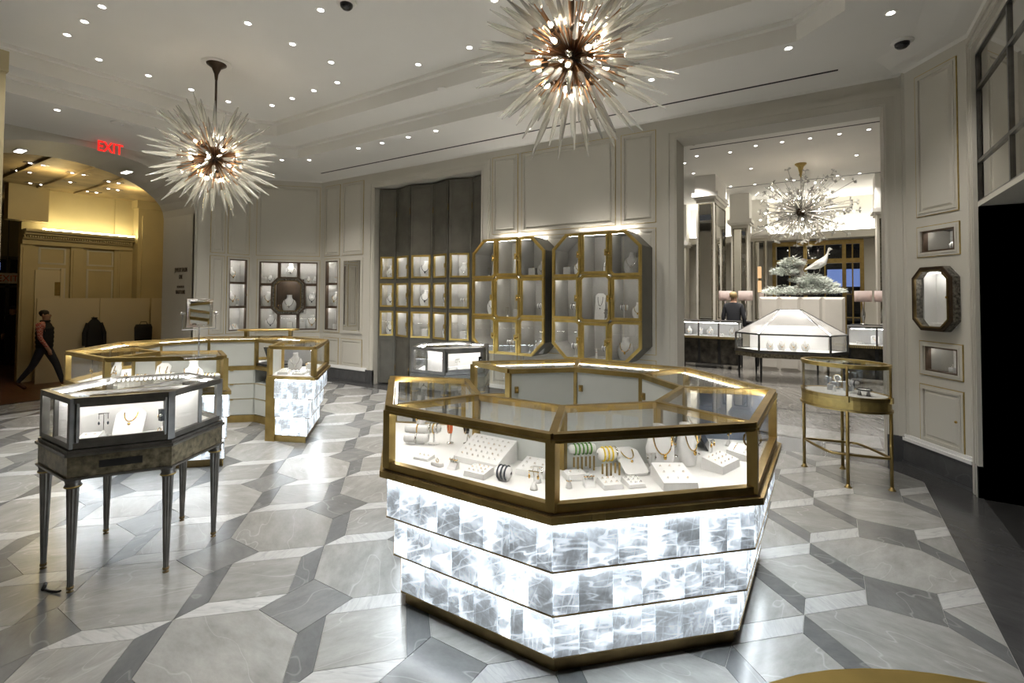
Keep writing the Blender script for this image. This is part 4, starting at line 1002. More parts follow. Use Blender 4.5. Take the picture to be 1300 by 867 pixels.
# ================================================================== HEXAGONAL VITRINES
def vitrine(c, rz, label, sw='', seed=0):
    t = thing('hexagonal_vitrine',label,'display case',(c[0],c[1],0),rz)
    H6 = lambda r: [(r*math.cos(PI/3*i),r*math.sin(PI/3*i)) for i in range(6)]
    RR = .47; v = H6(RR-.017)
    fr = MB()
    for i in range(6):
        a, b = v[i], v[(i+1)%6]
        fr.bar((*a,1.055),(*b,1.055),.034,.032); fr.bar((*a,.805),(*b,.805),.034,.03); fr.bar((*a,.79),(*a,1.07),.036,.036)
    for i in (0,4):                                # mullions in the long side windows
        if True:
            a, b = v[i], v[(i+1)%6]; f_ = .58 if i == 0 else .42; m_ = (a[0]*(1-f_)+b[0]*f_, a[1]*(1-f_)+b[1]*f_); fr.bar((*m_,.80),(*m_,1.05),.020,.02)
    p, q = v[0], v[3]
    a0 = (v[0][0]*.42+v[1][0]*.58, v[0][1]*.42+v[1][1]*.58); a3 = (v[4][0]*.58+v[5][0]*.42, v[4][1]*.58+v[5][1]*.42)
    fr.bar((*a0,1.058),(*a3,1.058),.02,.02)
    fr.bar((a0[0]*.4+a3[0]*.6,a0[1]*.4+a3[1]*.6,1.058),(*((v[1][0]+v[2][0])/2,(v[1][1]+v[2][1])/2),1.058),.02,.02)
    fr.build('case_frame','nickel',t)
    for i in range(6):
        a, b = H6(RR-.02)[i], H6(RR-.02)[(i+1)%6]
        MB().bar((*a,.93),(*b,.93),.005,.22).build('side_glass','glass',t)
    MB().prism(H6(RR-.035),1.058,1.063).build('top_glass','glass',t)
    MB().prism(H6(RR-.03),.782,.798).build('display_deck','white',t)
    MB().bar((*[u*.985 for u in a0],.918),(*[u*.985 for u in a3],.918),.012,.236).build('backdrop','white',t)
    # door with its lock on the south-east face (vertices 5-0 in plan)
    d0, d1 = Vector((*H6(RR-.004)[5],0)), Vector((*H6(RR-.004)[0],0))
    d = (d1-d0).normalized(); n = Vector((d.y,-d.x,0))
    dm = MB(); A = d0+d*.03; B = d1-d*.03
    for zz in (.832,1.03): dm.bar(A+Vector((0,0,zz)),B+Vector((0,0,zz)),.014,.022)
    for e in (A,B): dm.bar(e+Vector((0,0,.825)),e+Vector((0,0,1.04)),.022,.014)
    dr = dm.build('door','nickel',t)
    lk = B-d*.018+n*.008; MB().bar(lk+Vector((0,0,.905)),lk+Vector((0,0,.972)),.032,.02).build('lock','blackgloss',dr); MB().ball(lk+n*.016+Vector((0,0,.94)),.009,8,5).build('lock_pin','chrome',dr,True)
    le = MB(); le.prism(H6(RR+.012),.768,.785); le.prism(H6(RR+.026),.752,.768); le.build('ledge','nickel',t)
    MB().prism(H6(RR+.010),.632,.752).build('apron','verre',t); MB().prism(H6(RR+.022),.622,.634).build('apron_bead','nickel',t)
    MB().box(-.1,.1,-.004,.004,-.02,.02).build('vent_slot','black',t,False,tuple((Vector((*H6(RR+.011)[5],0))*.5+Vector((*H6(RR+.011)[0],0))*.5+Vector((0,0,.695)))),math.atan2(d.y,d.x))
    for i in range(6):
        a = H6(RR-.03)[i]; n_ = 10
        st = []
        for rr, z in ((.014,.012),(.030,.57)): st.append([(a[0]+rr*(1 if j%2 else .82)*math.cos(PI*j/n_), a[1]+rr*(1 if j%2 else .82)*math.sin(PI*j/n_), z) for j in range(2*n_)])
        lg = MB().add(st[0]+st[1],[(j,(j+1)%(2*n_),(j+1)%(2*n_)+2*n_,j+2*n_) for j in range(2*n_)]).build('leg','nickel',t)
        MB().lathe([(.026,.568),(.040,.578),(.040,.588),(.034,.596),(.038,.610),(.038,.624)],14,(a[0],a[1],0)).build('capital','nickel',lg,True)
        MB().lathe([(.0385,.576),(.042,.582),(.0385,.588)],14,(a[0],a[1],0)).build('gilt_ring','gilt',lg,True)
        MB().lathe([(.017,0),(.017,.004),(.006,.006),(.006,.014),(.017,.016),(.018,.03)],10,(a[0],a[1],0)).build('foot','brass_dark',lg,True)
    for i in (1,2):
        a, b = H6(RR-.065)[i], H6(RR-.065)[(i+1)%6]
    for i in (3,4,5,0):
        a, b = H6(RR-.062)[i], H6(RR-.062)[(i+1)%6]; MB().bar((*a,1.040),(*b,1.040),.012,.006).build('led_strip','led',t)
    a, b = H6(RR-.062)[2], H6(RR-.062)[3]
    mb = MB()
    for i in (1,2):
        a, b = Vector((*H6(RR-.06)[i],1.05)), Vector((*H6(RR-.06)[(i+1)%6],1.05))
        for j in range(16): p_ = a.lerp(b,(j+.5)/16); mb.ball(p_,.006,5,3)
    mb.build('led_dots','led',t)
    return t
V1 = (-3.79,1.435); VZ = .799
vitrine(V1,0,'hexagonal dark metal vitrine on tall tapered legs in the left foreground')
tray((-3.63,1.145,VZ),.95,'low white block tray under the black drop earrings in the left vitrine',.10,.085,.028,.006,(1,2),'gold','velvet',20)
earring_stand((-3.685,1.225,VZ),.95,'stand with long black drop earrings in the left vitrine',.135,'darkgem',2,.08)
board((-3.54,1.29,VZ),.95,'white leaning board with a gold pendant in the left vitrine',.15,.17,.6)
block((-3.435,1.42,VZ),.95,'small white ring block right of the pendant board',(.035,.03,.022))
earring_stand((-3.49,1.46,VZ),.95,'earring stand behind the lock of the left vitrine',.14,'gold',2,.06)
t = thing('power_cable','dark cable coiled on the floor at the foot of the left vitrine','cable',(0,0,0))
MB().path([(-3.595,1.02,.012),(-3.61,1.01,.008),(-3.66,.99,.006),(-3.72,.98,.006),(-3.76,1.0,.006)],.006,6).build('flex','black',t,True)
MB().tube((-3.76,1.0,.010),(-3.70,.975,.010),.010,n=8).build('plug','black',t,True)
V2 = (-3.74,4.56)
vitrine(V2,0,'small-looking hexagonal dark metal vitrine standing in front of the folding doors')
block((-3.60,4.30,VZ),.95,'grey riser block with a ring in the rear vitrine',(.06,.05,.05),'velvet2')
tray((-3.49,4.42,VZ),.95,'low white tray in the rear vitrine',.10,.07,.02,.004,(2,4),'gold','velvet',21)
earring_stand((-3.57,4.46,VZ),.95,'earring stand at the back of the rear vitrine',.13,'silver')
bust((-3.40,4.60,VZ),1.3,'gold collar bust in the right window of the rear vitrine',.16,'gold')
# ================================================================== OVAL VITRINES
def oval(c, rz, label):
    t = thing('oval_vitrine',label,'display case',(c[0],c[1],0),rz); A, B, n = .365, .262, 40
    e = lambda d: ell(A-d,B-d,n)
    MB().ringZ(e(0),e(.030),1.045,1.065).ringZ(e(.004),e(.02),1.030,1.045).build('top_rim','brass_bright',t)
    MB().prism(e(.028),1.052,1.057).build('top_glass','glass',t)
    MB().ringZ(e(.010),e(.015),.775,1.035).build('curved_glass','glass',t)
    MB().ringZ(e(0),e(.030),.755,.785).ringZ(e(-.008),e(.03),.655,.672).build('band_rims','brass',t)
    MB().prism(e(.006),.672,.755).build('apron','gilt',t)
    MB().prism(e(.02),.757,.780).build('display_deck','white',t)
    for k, a in enumerate((0.0,R(110),PI,R(-70))):
        x, y = (A-.004)*math.cos(a), (B-.004)*math.sin(a)
        MB().tube((x,y,.78),(x,y,1.05),.010,n=10).build('post','brass',t,True)
        lg = MB().lathe([(.014,.02),(.014,.36),(.0165,.365),(.0165,.385),(.014,.39),(.014,.66)],10,(x,y,0)).build('leg','brass',t,True)
        MB().lathe([(.030,0),(.028,.006),(.018,.012),(.016,.03)],12,(x,y,0)).build('foot','brass',lg,True)
        MB().box(x-.018,x+.018,y-.018,y+.018,.74,.79).build('collar','brass',lg)
    for s in (1,-1):
        mb = MB(); q = [(s*(A-.02)*math.cos(a)*1.0, (B-.01)*.95*math.sin(a)) for a in [0]]
        pts = []
        for i in range(13):
            u = -1+2*i/12; pts.append((u*(A-.02), s*(.03+(B-.09)*.0+.12*(u*u)*0+.0), .27))
        pts = [((A-.01)*math.cos(a), s*(B-.01)*math.sin(a)*(1-.75*abs(math.cos(a))**1) if False else s*((B-.012)-(B-.02)*abs(math.cos(a))**1.2*1.0), .27) for a in [PI*i/16 for i in range(17)]]
        mb.path(pts,.012,6).build('stretcher','brass',t,True)
    return t
oval((.11,5.545),R(-24),'oval brass and glass vitrine on four slim legs beside the right pier')
oval((.184,.765),R(33),'oval brass vitrine whose rim shows at the bottom edge of the picture')
OZ = .782
ov = Vector((.11,5.545,0))
def oo(x, y): a = R(-24); return (ov.x+x*math.cos(a)-y*math.sin(a), ov.y+x*math.sin(a)+y*math.cos(a), OZ)
block(oo(-.13,.02),0,'grey riser with gold flowers at the left in the oval vitrine',(.05,.05,.05),'velvet2')
block(oo(.0,.09),.5,'tall grey riser at the back in the oval vitrine',(.07,.06,.09),'velvet2')
ring_cone(oo(-.07,-.03),0,'small ring cone in the middle of the oval vitrine')
roll(oo(.06,.03),-.4,'raised grey roll with dark cuffs in the oval vitrine',.10,.026,('silver','darkgem'),'velvet2',.05)
bracelet_frame(oo(-.10,.11),-.4,'silver bangle on a stand at the back of the oval vitrine','silver',.036)
t = thing('black_collar','black hoop collar lying on two small grey feet in the oval vitrine','necklace',oo(.17,-.02),-.4)
MB().torus((0,0,.052),.058,.006,'z',22,6).build('hoop','blackgloss',t,True); MB().prism(ell(.05,.04,16),.040,.052).build('pad','velvet',t)
for s in (-1,1): MB().lathe([(.018,0),(.012,.03),(.012,.042)],10,(s*.035,-.01,0)).build('foot','velvet2',t,True)
# ================================================================== GOLD CABINETS
def niche_led(t, x0, x1, y, z, m_='ledcell'): MB().box(x0,x1,y,y+.012,z-.006,z).build('led_strip',m_,t)
def gold_cabinet(x0, label, seed, nm):
    W_, Zb, Zt, D = 1.235, .81, 2.485, .46; CH = .20
    t = thing('wall_cabinet',label,'cabinet',(x0,6.43-D,0))
    xs = [0,.425,.81,W_]; zs = [Zb,1.345,1.905,Zt]
    o = chamf(0,W_,Zb,Zt,CH,CH,CH,CH)
    MB().box(CH,W_-CH,D-.06,D-.03,Zt+.001,Zt+.008).build('halo_strip','ledcab',t)
    MB().ringY(o,inset(o,.02),.03,D).build('carcass','screen',t); MB().ringY(inset(o,.0205),inset(o,.026),.032,D-.016).build('inner_lining','linen',t); MB().prismY(inset(o,.01),D-.015,D-.002).build('back_panel','linen',t)
    cx0, cx1, cz0, cz1 = xs[1]-.03, xs[2]+.03, zs[1]-.03, zs[2]+.03; q = .05
    dv = MB()
    for x in (xs[1],xs[2]):
        for a, b in ((Zb+.02,cz0),(cz1,Zt-.02)): dv.box(x-.006,x+.006,.03,D-.015,a,b)
    for x in (cx0,cx1): dv.box(x-.006,x+.006,.03,D-.015,cz0,cz1)
    for z in (cz0,cz1): dv.box(cx0,cx1,.03,D-.015,z-.006,z+.006)
    for z in (zs[1],zs[2]): dv.box(.01,cx0,.03,D-.015,z-.006,z+.006); dv.box(cx1,W_-.01,.03,D-.015,z-.006,z+.006)
    dv.build('shelf_dividers','linen',t)
    cells = {'bl':chamf(0,xs[1],Zb,zs[1],CH,0,q,0),'bm':chamf(xs[1],xs[2],Zb,cz0),'br':chamf(xs[2],W_,Zb,zs[1],0,CH,0,q),
             'ml':chamf(0,cx0,zs[1],zs[2]),'mm':chamf(cx0,cx1,cz0,cz1,q,q,q,q),'mr':chamf(cx1,W_,zs[1],zs[2]),
             'tl':chamf(0,xs[1],zs[2],Zt,0,q,0,CH),'tm':chamf(xs[1],xs[2],cz1,Zt),'tr':chamf(xs[2],W_,zs[2],Zt,q,0,CH,0)}
    for k, pl in cells.items():
        i0, i1 = inset(pl,.002), inset(pl,.040)
        dr = MB().ringY(i0,i1,.004,.03).ringY(inset(pl,.010),inset(pl,.026),-.008,.004).build('door','brass_bright',t)
        MB().prismY(inset(pl,.032),.014,.018).build('pane','glass',dr)
        xa, xb = min(p[0] for p in pl), max(p[0] for p in pl); za, zb = min(p[1] for p in pl), max(p[1] for p in pl)
        lx = xb-.018 if k[1] != 'r' else xa+.018; zm = (za+zb)/2
        MB().box(lx-.028,lx+.028,-.034,.004,zm-.042,zm+.042).build('lock_plate','brass_bright',dr); MB().ball((lx,-.038,zm),.014,8,5).build('lock_pin','gold',dr,True)
        ch = CH if k[0] == 't' and k[1] in 'lr' else 0
        a_, b_ = xa+.04+(ch if k[1] == 'l' else 0), xb-.04-(ch if k[1] == 'r' else 0)
        zl_ = zb-(.030 if k[0] == 't' else .012); MB().box(a_,b_,.034,.040,zl_-.010,zl_).build('led_strip','ledcab',t)
        MB().box(xa+.03,xb-.03,.05,D-.03,za+.012+(.0 if ch or k[0] != 'b' else 0),za+.022).build('cell_floor','linen',t) if not (k[0] == 'b' and k[1] in 'lr') else MB().box(xa+(.2 if k[1] == 'l' else .02),xb-(.2 if k[1] == 'r' else .02),.05,D-.03,za+.022,za+.030).build('cell_floor','linen',t)
    return (x0,6.43-D), cells
MT['ledcab'] = emit('cabinet_led',(1,.95,.88),48.0)
cabs = []
for x0, lb, nm in ((-4.515,'left octagonal-cornered brass cabinet of nine glazed cells on the back wall','left gold cabinet'),(-3.165,'right octagonal-cornered brass cabinet of nine glazed cells on the back wall','right gold cabinet')):
    o_, cells = gold_cabinet(x0,lb,1,nm)
    pos = {'t':'top','m':'middle','b':'bottom','l':'left','r':'right'}
    contents = {'left gold cabinet':{'tl':[('ear',.5),('board',.8)],'tm':[('board',.75)],'tr':[('block',.3),('bust',.75)],'ml':[('bust',.75)],'mm':[('ear',.3),('block',.75)],'mr':[('roll',.7)],'bm':[('roll',.4)],'br':[('ear',.2),('bust',.65)],'bl':[]},
                'right gold cabinet':{'tl':[('block',.35),('bust',.85)],'tm':[('cone',.75)],'tr':[('bust',.6)],'ml':[('roll',.7)],'mm':[('board',.5),('ear',.8)],'mr':[('roll',.22),('bust',.84)],'bm':[('cone',.35),('roll',.8)],'br':[('bust',.35)],'bl':[('roll',.7)]}}[nm]
    for k, its in contents.items():
        pl = cells[k]; xa, xb = min(p[0] for p in pl), max(p[0] for p in pl); za = min(p[1] for p in pl)+(.031 if k[0] == 'b' and k[1] in 'lr' else .023)
        where = ('centre' if k == 'mm' else pos[k[0]]+(' middle' if k[1] == 'm' else ' '+pos[k[1]]))+' cell of the '+nm
        for kind, u in its:
            x = x0+xa+.05+(xb-xa-.10)*u; y = 6.43-.46+.17
            if kind == 'bust': bust((x,y,za),.1,'necklace bust in the '+where,.29 if len(its) == 1 else .21,random.choice(('gold','silver')),random.choice(('velvet','velvet2')))
            elif kind == 'board': board((x,y,za),.2,'pale leaning necklace board in the '+where,.13,.36,.25,'darkgem' if k == 'mm' else 'gold','velvet')
            elif kind == 'ear': earring_stand((x,y-.03,za),0,'earring stand in the '+where,.14,'silver',2,.06)
            elif kind == 'roll': roll((x,y,za),.2,'raised bracelet roll in the '+where,.12 if len(its) == 1 else .10,.034,('darkgem','silver','gold'),'velvet',.10)
            elif kind == 'cone': ring_cone((x,y,za),0,'ring cone in the '+where,.13,'orange' if k == 'bm' else 'darkgem')
            elif kind == 'block': block((x,y,za),0,'grey riser with a ring in the '+where,(.11,.09,.12),'velvet2')
# ================================================================== FOLDING BRONZE DOORS
t = thing('folding_doors','tall dark bronze folding doors with three rows of lit brass windows','doors',(0,0,0))
pts = [(-7.10,6.50),(-6.79,6.64),(-6.31,6.50),(-5.89,6.64),(-5.43,6.50),(-5.03,6.64),(-4.69,6.50)]
rows = [(1.96,2.36),(1.44,1.865),(.905,1.355)]
fold_cells = []
for i in range(6):
    a, b = Vector((*pts[i],0)), Vector((*pts[i+1],0)); l = (b-a).length; ang = math.atan2(b.y-a.y,b.x-a.x)
    g = .006; ga, gb = (.018 if i in (2,4) else .004), (.004 if i % 2 == 0 else .004); mb = MB(); w0, w1 = .045, l-.045
    mb.box(ga,w0,0,.03,.03,3.62).box(w1,l-gb,0,.03,.03,3.62)
    zz = [.03]+[z for r in rows[::-1] for z in r]+[3.62]
    for z0, z1 in zip(zz[::2],zz[1::2]): mb.box(w0,w1,.0,.03,z0,z1)
    # raised border on the upper and lower fields
    for z0, z1 in ((2.44,3.56),(.10,.84)):
        r = rect(w0,w1,z0,z1); mb.ringY(r,inset(r,.012),-.006,0)
    lf = mb.build('leaf','screen',t,False,(a.x,a.y,0),ang)
    for zh in (.25,1.65,3.1): MB().tube((l,-.004,zh),(l,-.004,zh+.11),.009,n=8).build('hinge','brass_dark',lf,True)
    for ri, (z0, z1) in enumerate(rows):
        r = rect(w0,w1,z0,z1)
        wf = MB().ringY(inset(r,-.006),inset(r,.026),-.014,.012).build('window_frame','brass_bright',lf)
        MB().box(w0+.02,w1-.02,.0,.004,z0+.02,z1-.02).build('pane','glass',wf)
        zl = (z0+z1)/2; MB().box(w1-.026,w1+.008,-.032,-.014,zl-.036,zl+.036).build('lock','brass_bright',wf)
        MB().box(w0,w1,.228,.236,z0,z1).box(w0-.008,w0,.03,.236,z0,z1).box(w1,w1+.008,.03,.236,z0,z1).box(w0,w1,.03,.236,z0-.008,z0).box(w0,w1,.03,.236,z1,z1+.008).build('niche_lining','niche',wf)
        MB().box(w0+.02,w1-.02,.032,.040,z1-.010,z1-.001).build('led_strip','ledcell',wf)
        M4 = Matrix.Translation(a)@Matrix.Rotation(ang,4,'Z'); p_ = M4@Vector((l*.58,.13,z0+.001)); fold_cells.append((i,ri,p_,ang))
kinds = ['bust','bust','bust','board','block','bust','bust','bust','bust','ear','block','roll','bust','bust','roll','ear','bust','bust']
for n_, (i, ri, p_, ang) in enumerate(fold_cells):
    where = f'{["top","middle","bottom"][ri]} window of the {["first","second","third","fourth","fifth","sixth"][i]} folding leaf from the left'
    kd = kinds[(n_*5+ri*3)%18]
    if i in (1,3,5) and kd == 'roll': kd = 'ear'
    if kd == 'bust': bust(p_,ang+.1,'white necklace bust in the '+where,.31 if i in (1,2,3) else .25,random.choice(('darkgem','darkgem','gold','silver')))
    elif kd == 'board': board(p_,ang+.3,'leaning necklace board in the '+where,.12,.26,.25)
    elif kd == 'block': block(p_,ang,'ring riser in the '+where,(.10,.09,.14))
    elif kd == 'ear': earring_stand(p_,ang,'earring stand in the '+where,.15,'gold',2,.06)
    elif kd == 'roll': roll(p_,ang,'raised bracelet roll in the '+where,.12,.026,('darkgem','gold'),'velvet',.10)
# ================================================================== ALCOVE WINDOWS
def niche_col(o, ang, u0, u1, z0, z1, label, depth=.26):
    t = thing('wall_niche',label,'display niche',(o[0],o[1],0),R(ang))
    r = rect(u0,u1,z0,z1); fr = MB().ringY(r,inset(r,.028),-.012,.05); H = (z1-z0)/3
    for k in (1,2): fr.box(u0+.02,u1-.02,-.006,.05,z0+H*k-.022,z0+H*k+.022)
    fr.build('frame','walnut',t)
    MB().box(u0,u1,depth,depth+.02,z0,z1).box(u0-.01,u0,.0,depth+.02,z0,z1).box(u1,u1+.01,.0,depth+.02,z0,z1).box(u0,u1,0,depth,z0-.01,z0).box(u0,u1,0,depth,z1,z1+.01).build('lining','niche',t)
    for k in range(3):
        if k: MB().box(u0,u1,.05,depth,z0+H*k-.012,z0+H*k+.012).build('shelf','niche',t)
        MB().box(u0+.03,u1-.03,.054,.064,z0+H*(k+1)-.020,z0+H*(k+1)-.0125).build('led_strip','ledcell',t)
        MB().box(u0+.02,u1-.02,.012,.016,z0+H*k+.02,z0+H*(k+1)-.02).build('pane','glass',t)
    MB().ball((u1-.014,-.02,(z0+z1)/2),.010,8,5).build('knob','gold',t,True)
    return t, H
def wp_(o, ang, u, d, z): a = R(ang); return (o[0]+u*math.cos(a)-d*math.sin(a), o[1]+u*math.sin(a)+d*math.cos(a), z)
for o, ang, u0, u1, lb, kd in (((LX,4.45),90,.617,.983,'left alcove column',(('tray','tray'),('bust','ear'),('bust',))),((XL,6.43),0,.162,.553,'right alcove column',(('block',),('bust',),('ear',)))):
    t, H = niche_col(o,ang,u0,u1,.947,2.333,f'three-cell walnut display window, the {lb}')
    for k, its in enumerate(kd):
        for j, it in enumerate(its):
            p_ = wp_(o,ang,u0+(u1-u0)*(.35+.33*j),.14,.947+H*k+(.0135 if k else .001)); wh_ = f'{["bottom","middle","top"][k]} cell of the {lb}'
            if it == 'bust': bust(p_,R(ang)+.2,'white necklace bust in the '+wh_,.29)
            elif it == 'ear': earring_stand(p_,R(ang),'earring stand in the '+wh_,.14)
            elif it == 'block': block(p_,R(ang),'white riser in the '+wh_,(.09,.08,.12))
            else: board(p_,R(ang),f'leaning ring board {["left","right"][j]} in the '+wh_,.10,.16,.7)
oc_ = (LX,LY)
t = thing('octagon_window','walnut nine-cell display window with an octagonal centre on the alcove wall','display niche',(LX,LY,0),R(45))
u0, u1, z0, z1 = .132, 1.233, .937, 2.313; dp = .26
r = rect(u0,u1,z0,z1); um, zm = (u0+u1)/2, (z0+z1)/2-.0
fr = MB().ringY(r,inset(r,.032),-.012,.05); g0, g1 = u0+.37, u1-.37; h0, h1 = z0+.46, z1-.46
for x in (g0,g1):
    for a, b in ((z0,zm-.36),(zm+.36,z1)): fr.box(x-.026,x+.026,-.006,.05,a,b)
for z in (h0,h1):
    for a, b in ((u0,um-.30),(um+.30,u1)): fr.box(a,b,-.006,.05,z-.026,z+.026)
fr.build('frame','walnut',t)
o8 = chamf(um-.32,um+.32,zm-.38,zm+.38,.13,.13,.13,.13)
MB().ringY(o8,inset(o8,.07),-.03,.05).build('octagon_frame','walnut',t); MB().ringY(inset(o8,.03),inset(o8,.075),-.055,-.03).build('octagon_bezel','shell',t); MB().ringY(inset(o8,.072),inset(o8,.09),-.06,-.02).build('octagon_bead','brass_dark',t)
MB().box(u0,u1,dp,dp+.02,z0,z1).box(u0-.01,u0,0,dp,z0,z1).box(u1,u1+.01,0,dp,z0,z1).box(u0,u1,0,dp,z0-.01,z0).box(u0,u1,0,dp,z1,z1+.01).build('lining','niche',t)
MB().box(u0,um-.28,.05,dp,h0-.01,h0+.01).box(um+.28,u1,.05,dp,h0-.01,h0+.01).box(u0,um-.28,.05,dp,h1-.01,h1+.01).box(um+.28,u1,.05,dp,h1-.01,h1+.01).box(um-.28,um+.28,.05,dp,zm-.36,zm-.34).box(um-.28,um+.28,.05,dp,zm+.34,zm+.36).box(um-.29,um-.28,.05,dp,zm-.36,zm+.36).box(um+.28,um+.29,.05,dp,zm-.36,zm+.36).build('shelf','niche',t)
MB().box(um-.28,um+.28,dp-.02,dp-.012,zm-.34,zm+.34).build('dark_back','walnut',t)
MB().box(u0+.03,u1-.03,.012,.016,z0+.02,z1-.02).build('pane','glass',t)
for x0_, x1_, z in ((u0+.04,g0-.04,z1-.002),(g0+.04,g1-.04,z1-.002),(g1+.04,u1-.04,z1-.002),(u0+.04,um-.33,h1-.011),(um+.33,u1-.04,h1-.011),(u0+.04,um-.38,h0-.011),(um+.38,u1-.04,h0-.011),(um-.18,um+.18,zm+.339),(um-.12,um+.12,zm-.361)):
    MB().box(x0_,x1_,.054,.064,z-.008,z).build('led_strip','ledcell',t)
ALC = [('bust',.175,h1+.011,'top left'),('tray',.058,h1+.011,'top left'),('bust',.56,zm+.361,'top middle'),('bust',.905,h1+.011,'top right, left one,'),('bust',1.025,h1+.011,'top right, right one,'),('bust',.15,h0+.011,'middle left'),('bust',.54,zm-.339,'central octagonal'),('ear',.36,zm-.339,'central octagonal'),('bust',.97,h0+.011,'middle right'),('bust',.20,z0+.001,'bottom left'),('block',.56,z0+.001,'bottom middle'),('bust',.98,z0+.001,'bottom right'),('block',.80,z0+.001,'bottom right')]
for it, u, z, lb in ALC:
    p_ = wp_(oc_,45,u0+u,.135,z)
    if it == 'bust': bust(p_,R(45)+.1,f'white necklace bust in the {lb} cell of the alcove window',.155 if 'top right' in lb else .18 if 'top left' in lb else .36 if 'central' in lb else .30,random.choice(('gold','darkgem','silver')))
    elif it == 'tray': block(p_,R(45),f'white ring rack in the {lb} cell of the alcove window',(.09,.06,.14))
    elif it == 'ear': earring_stand(p_,R(45),f'earring stand in the {lb} cell of the alcove window',.16)
    else: block(p_,R(45),f'white riser in the {lb} cell of the alcove window',(.10,.08,.16))
# ================================================================== PIER NICHES
PO, PA = (.62,6.43), -57.5
for k, (a, b, z0, z1, lb) in enumerate(((.285,.645,2.085,2.30,'upper'),(.30,.655,.955,1.20,'lower'))):
    t = thing('pier_niche',f'{lb} small rectangular walnut-framed niche in the right pier','display niche',(*PO,0),R(PA))
    r = rect(a,b,z0,z1); MB().ringY(r,inset(r,.020),-.014,.03).build('frame','walnut',t)
    MB().box(a,b,.26,.28,z0,z1).box(a-.008,a,0,.28,z0,z1).box(b,b+.008,0,.28,z0,z1).box(a,b,0,.27,z0-.008,z0).box(a,b,0,.27,z1,z1+.008).build('lining','linen',t)
    MB().box(a+.015,b-.015,.01,.014,z0+.015,z1-.015).build('pane','glass',t); MB().box(a+.03,b-.03,.034,.044,z1-.012,z1-.004).build('led_strip','ledcell',t)
    if k == 0: roll(wp_(PO,PA,.50,.14,z0+.001),R(PA)-.3,'white bracelet roll in the upper pier niche',.14,.045,('silver',)); board(wp_(PO,PA,.38,.17,z0+.001),R(PA)-.3,'leaning white board in the upper pier niche',.1,.14,.5)
    else:
        for j in range(3): block(wp_(PO,PA,.44+.075*j,.13,z0+.001),R(PA),f'{["left","middle","right"][j]} jewelled riser in the lower pier niche',(.05,.05,.05+.02*j),'velvet2','silver')
t = thing('octagonal_wall_case','octagonal wall vitrine with a mottled shell rim on the right pier','display case',(*PO,0),R(PA))
o8 = chamf(.235,.675,1.345,1.945,.10,.10,.10,.10)
MB().ringY(o8,inset(o8,.034),-.068,0).build('shell_side','shell',t); MB().ringY(inset(o8,.002),inset(o8,.034),-.080,-.068).build('front_frame','umber',t); MB().ringY(inset(o8,.030),inset(o8,.044),-.088,-.07).build('inner_bead','brass_dark',t)
MB().box(.279,.631,.12,.13,1.389,1.901).box(.279,.286,.0,.12,1.389,1.901).box(.624,.631,.0,.12,1.389,1.901).box(.286,.624,0,.12,1.389,1.396).box(.286,.624,0,.12,1.894,1.901).build('lining','white',t); MB().prismY(inset(o8,.033),-.076,-.072).build('pane','glass',t)
MB().box(.32,.59,.02,.03,1.886,1.893).build('led_strip','ledcell',t); MB().ball((.638,-.092,1.66),.011,8,5).build('knob','gold',t,True)
MB().box(.33,.58,.02,.115,1.397,1.417).build('pad','velvet',t)
# ================================================================== ROOM BEYOND THE OPENING
struct(MB().box(-9,5,6.75,19,-.12,0).build('floor_far','stone2'))
MB().box(-1.6,.48,6.80,7.36,0,.003).build('threshold_slab','hexm',bpy.data.objects['floor_far'])
for k in range(5): MB().box(-8.9,4.9,8.4+k*2.1,8.46+k*2.1,0,.002).build('stone_band','border',bpy.data.objects['floor_far'])
ZF = 4.70
struct(MB().box(-9,5,6.77,19,ZF,ZF+.1).build('ceiling_far','ceil'))
struct(MB().box(-9.1,-9,6.77,19,0,ZF).build('wall_far_left','plaster')); struct(MB().box(5,5.1,6.77,19,0,ZF).build('wall_far_right','plaster'))
wf = wall('wall_far',(-9,18),0,14,ZF,.25,[(-1.52+9,.87+9,.15,3.40)])
for a in (-8.0,-6.8,-5.6,-4.4,-3.2,-2.3): panel(wf,a+9,a+9.9,.3,1.2,True,False); panel(wf,a+9,a+9.9,1.35,3.3,True,False)
struct(MB().box(-9,5,17.5,18,3.40,3.52).box(-9,5,17.35,17.5,3.40,3.62).build('trim_4','plaster'))
MB().box(-8.9,4.9,17.56,17.95,3.64,3.66).build('cove_lamp','cove_far',wf); COL.objects[-1].location = (9,-18,0)
for y in (10.6,14.93): tag(MB().box(-2.4,3.0,y-.015,y+.015,ZF-.006,ZF).build('air_slot','black'),f'thin black ceiling slot in the next room, {"nearer" if y < 12 else "farther"} one','vent')
R2 = [(x*1.272,y*1.272) for x, y in ((-1.88,8.79),(-2.17,9.15),(-1.36,8.84),(-.96,8.67),(-.59,8.67),(-.22,8.69),(.15,8.68),(.5,8.66),(-1.21,10.18),(.41,10.13),(-1.78,11.6),(-1.31,11.66),(.16,11.66),(.52,11.65),(-.59,11.67),(-2.2,10.0),(-3,12.5),(1,12.5),(-2.6,7.4),(.6,7.2))]
light_row(R2,ZF,165,'the ceiling of the next room','downlights in the next room')
t = thing('fire_strobe','small white fire strobe on the ceiling of the next room','alarm',(-.32,10.05,ZF)); MB().lathe([(.06,0),(.06,-.03),(.04,-.05)],14).build('body','white',t,True); MB().ball((0,0,-.055),.02,8,5).build('lamp','orange',t,True)
dome(-2.22,10.1,ZF,'black dome camera in the ceiling of the next room near the left jamb')
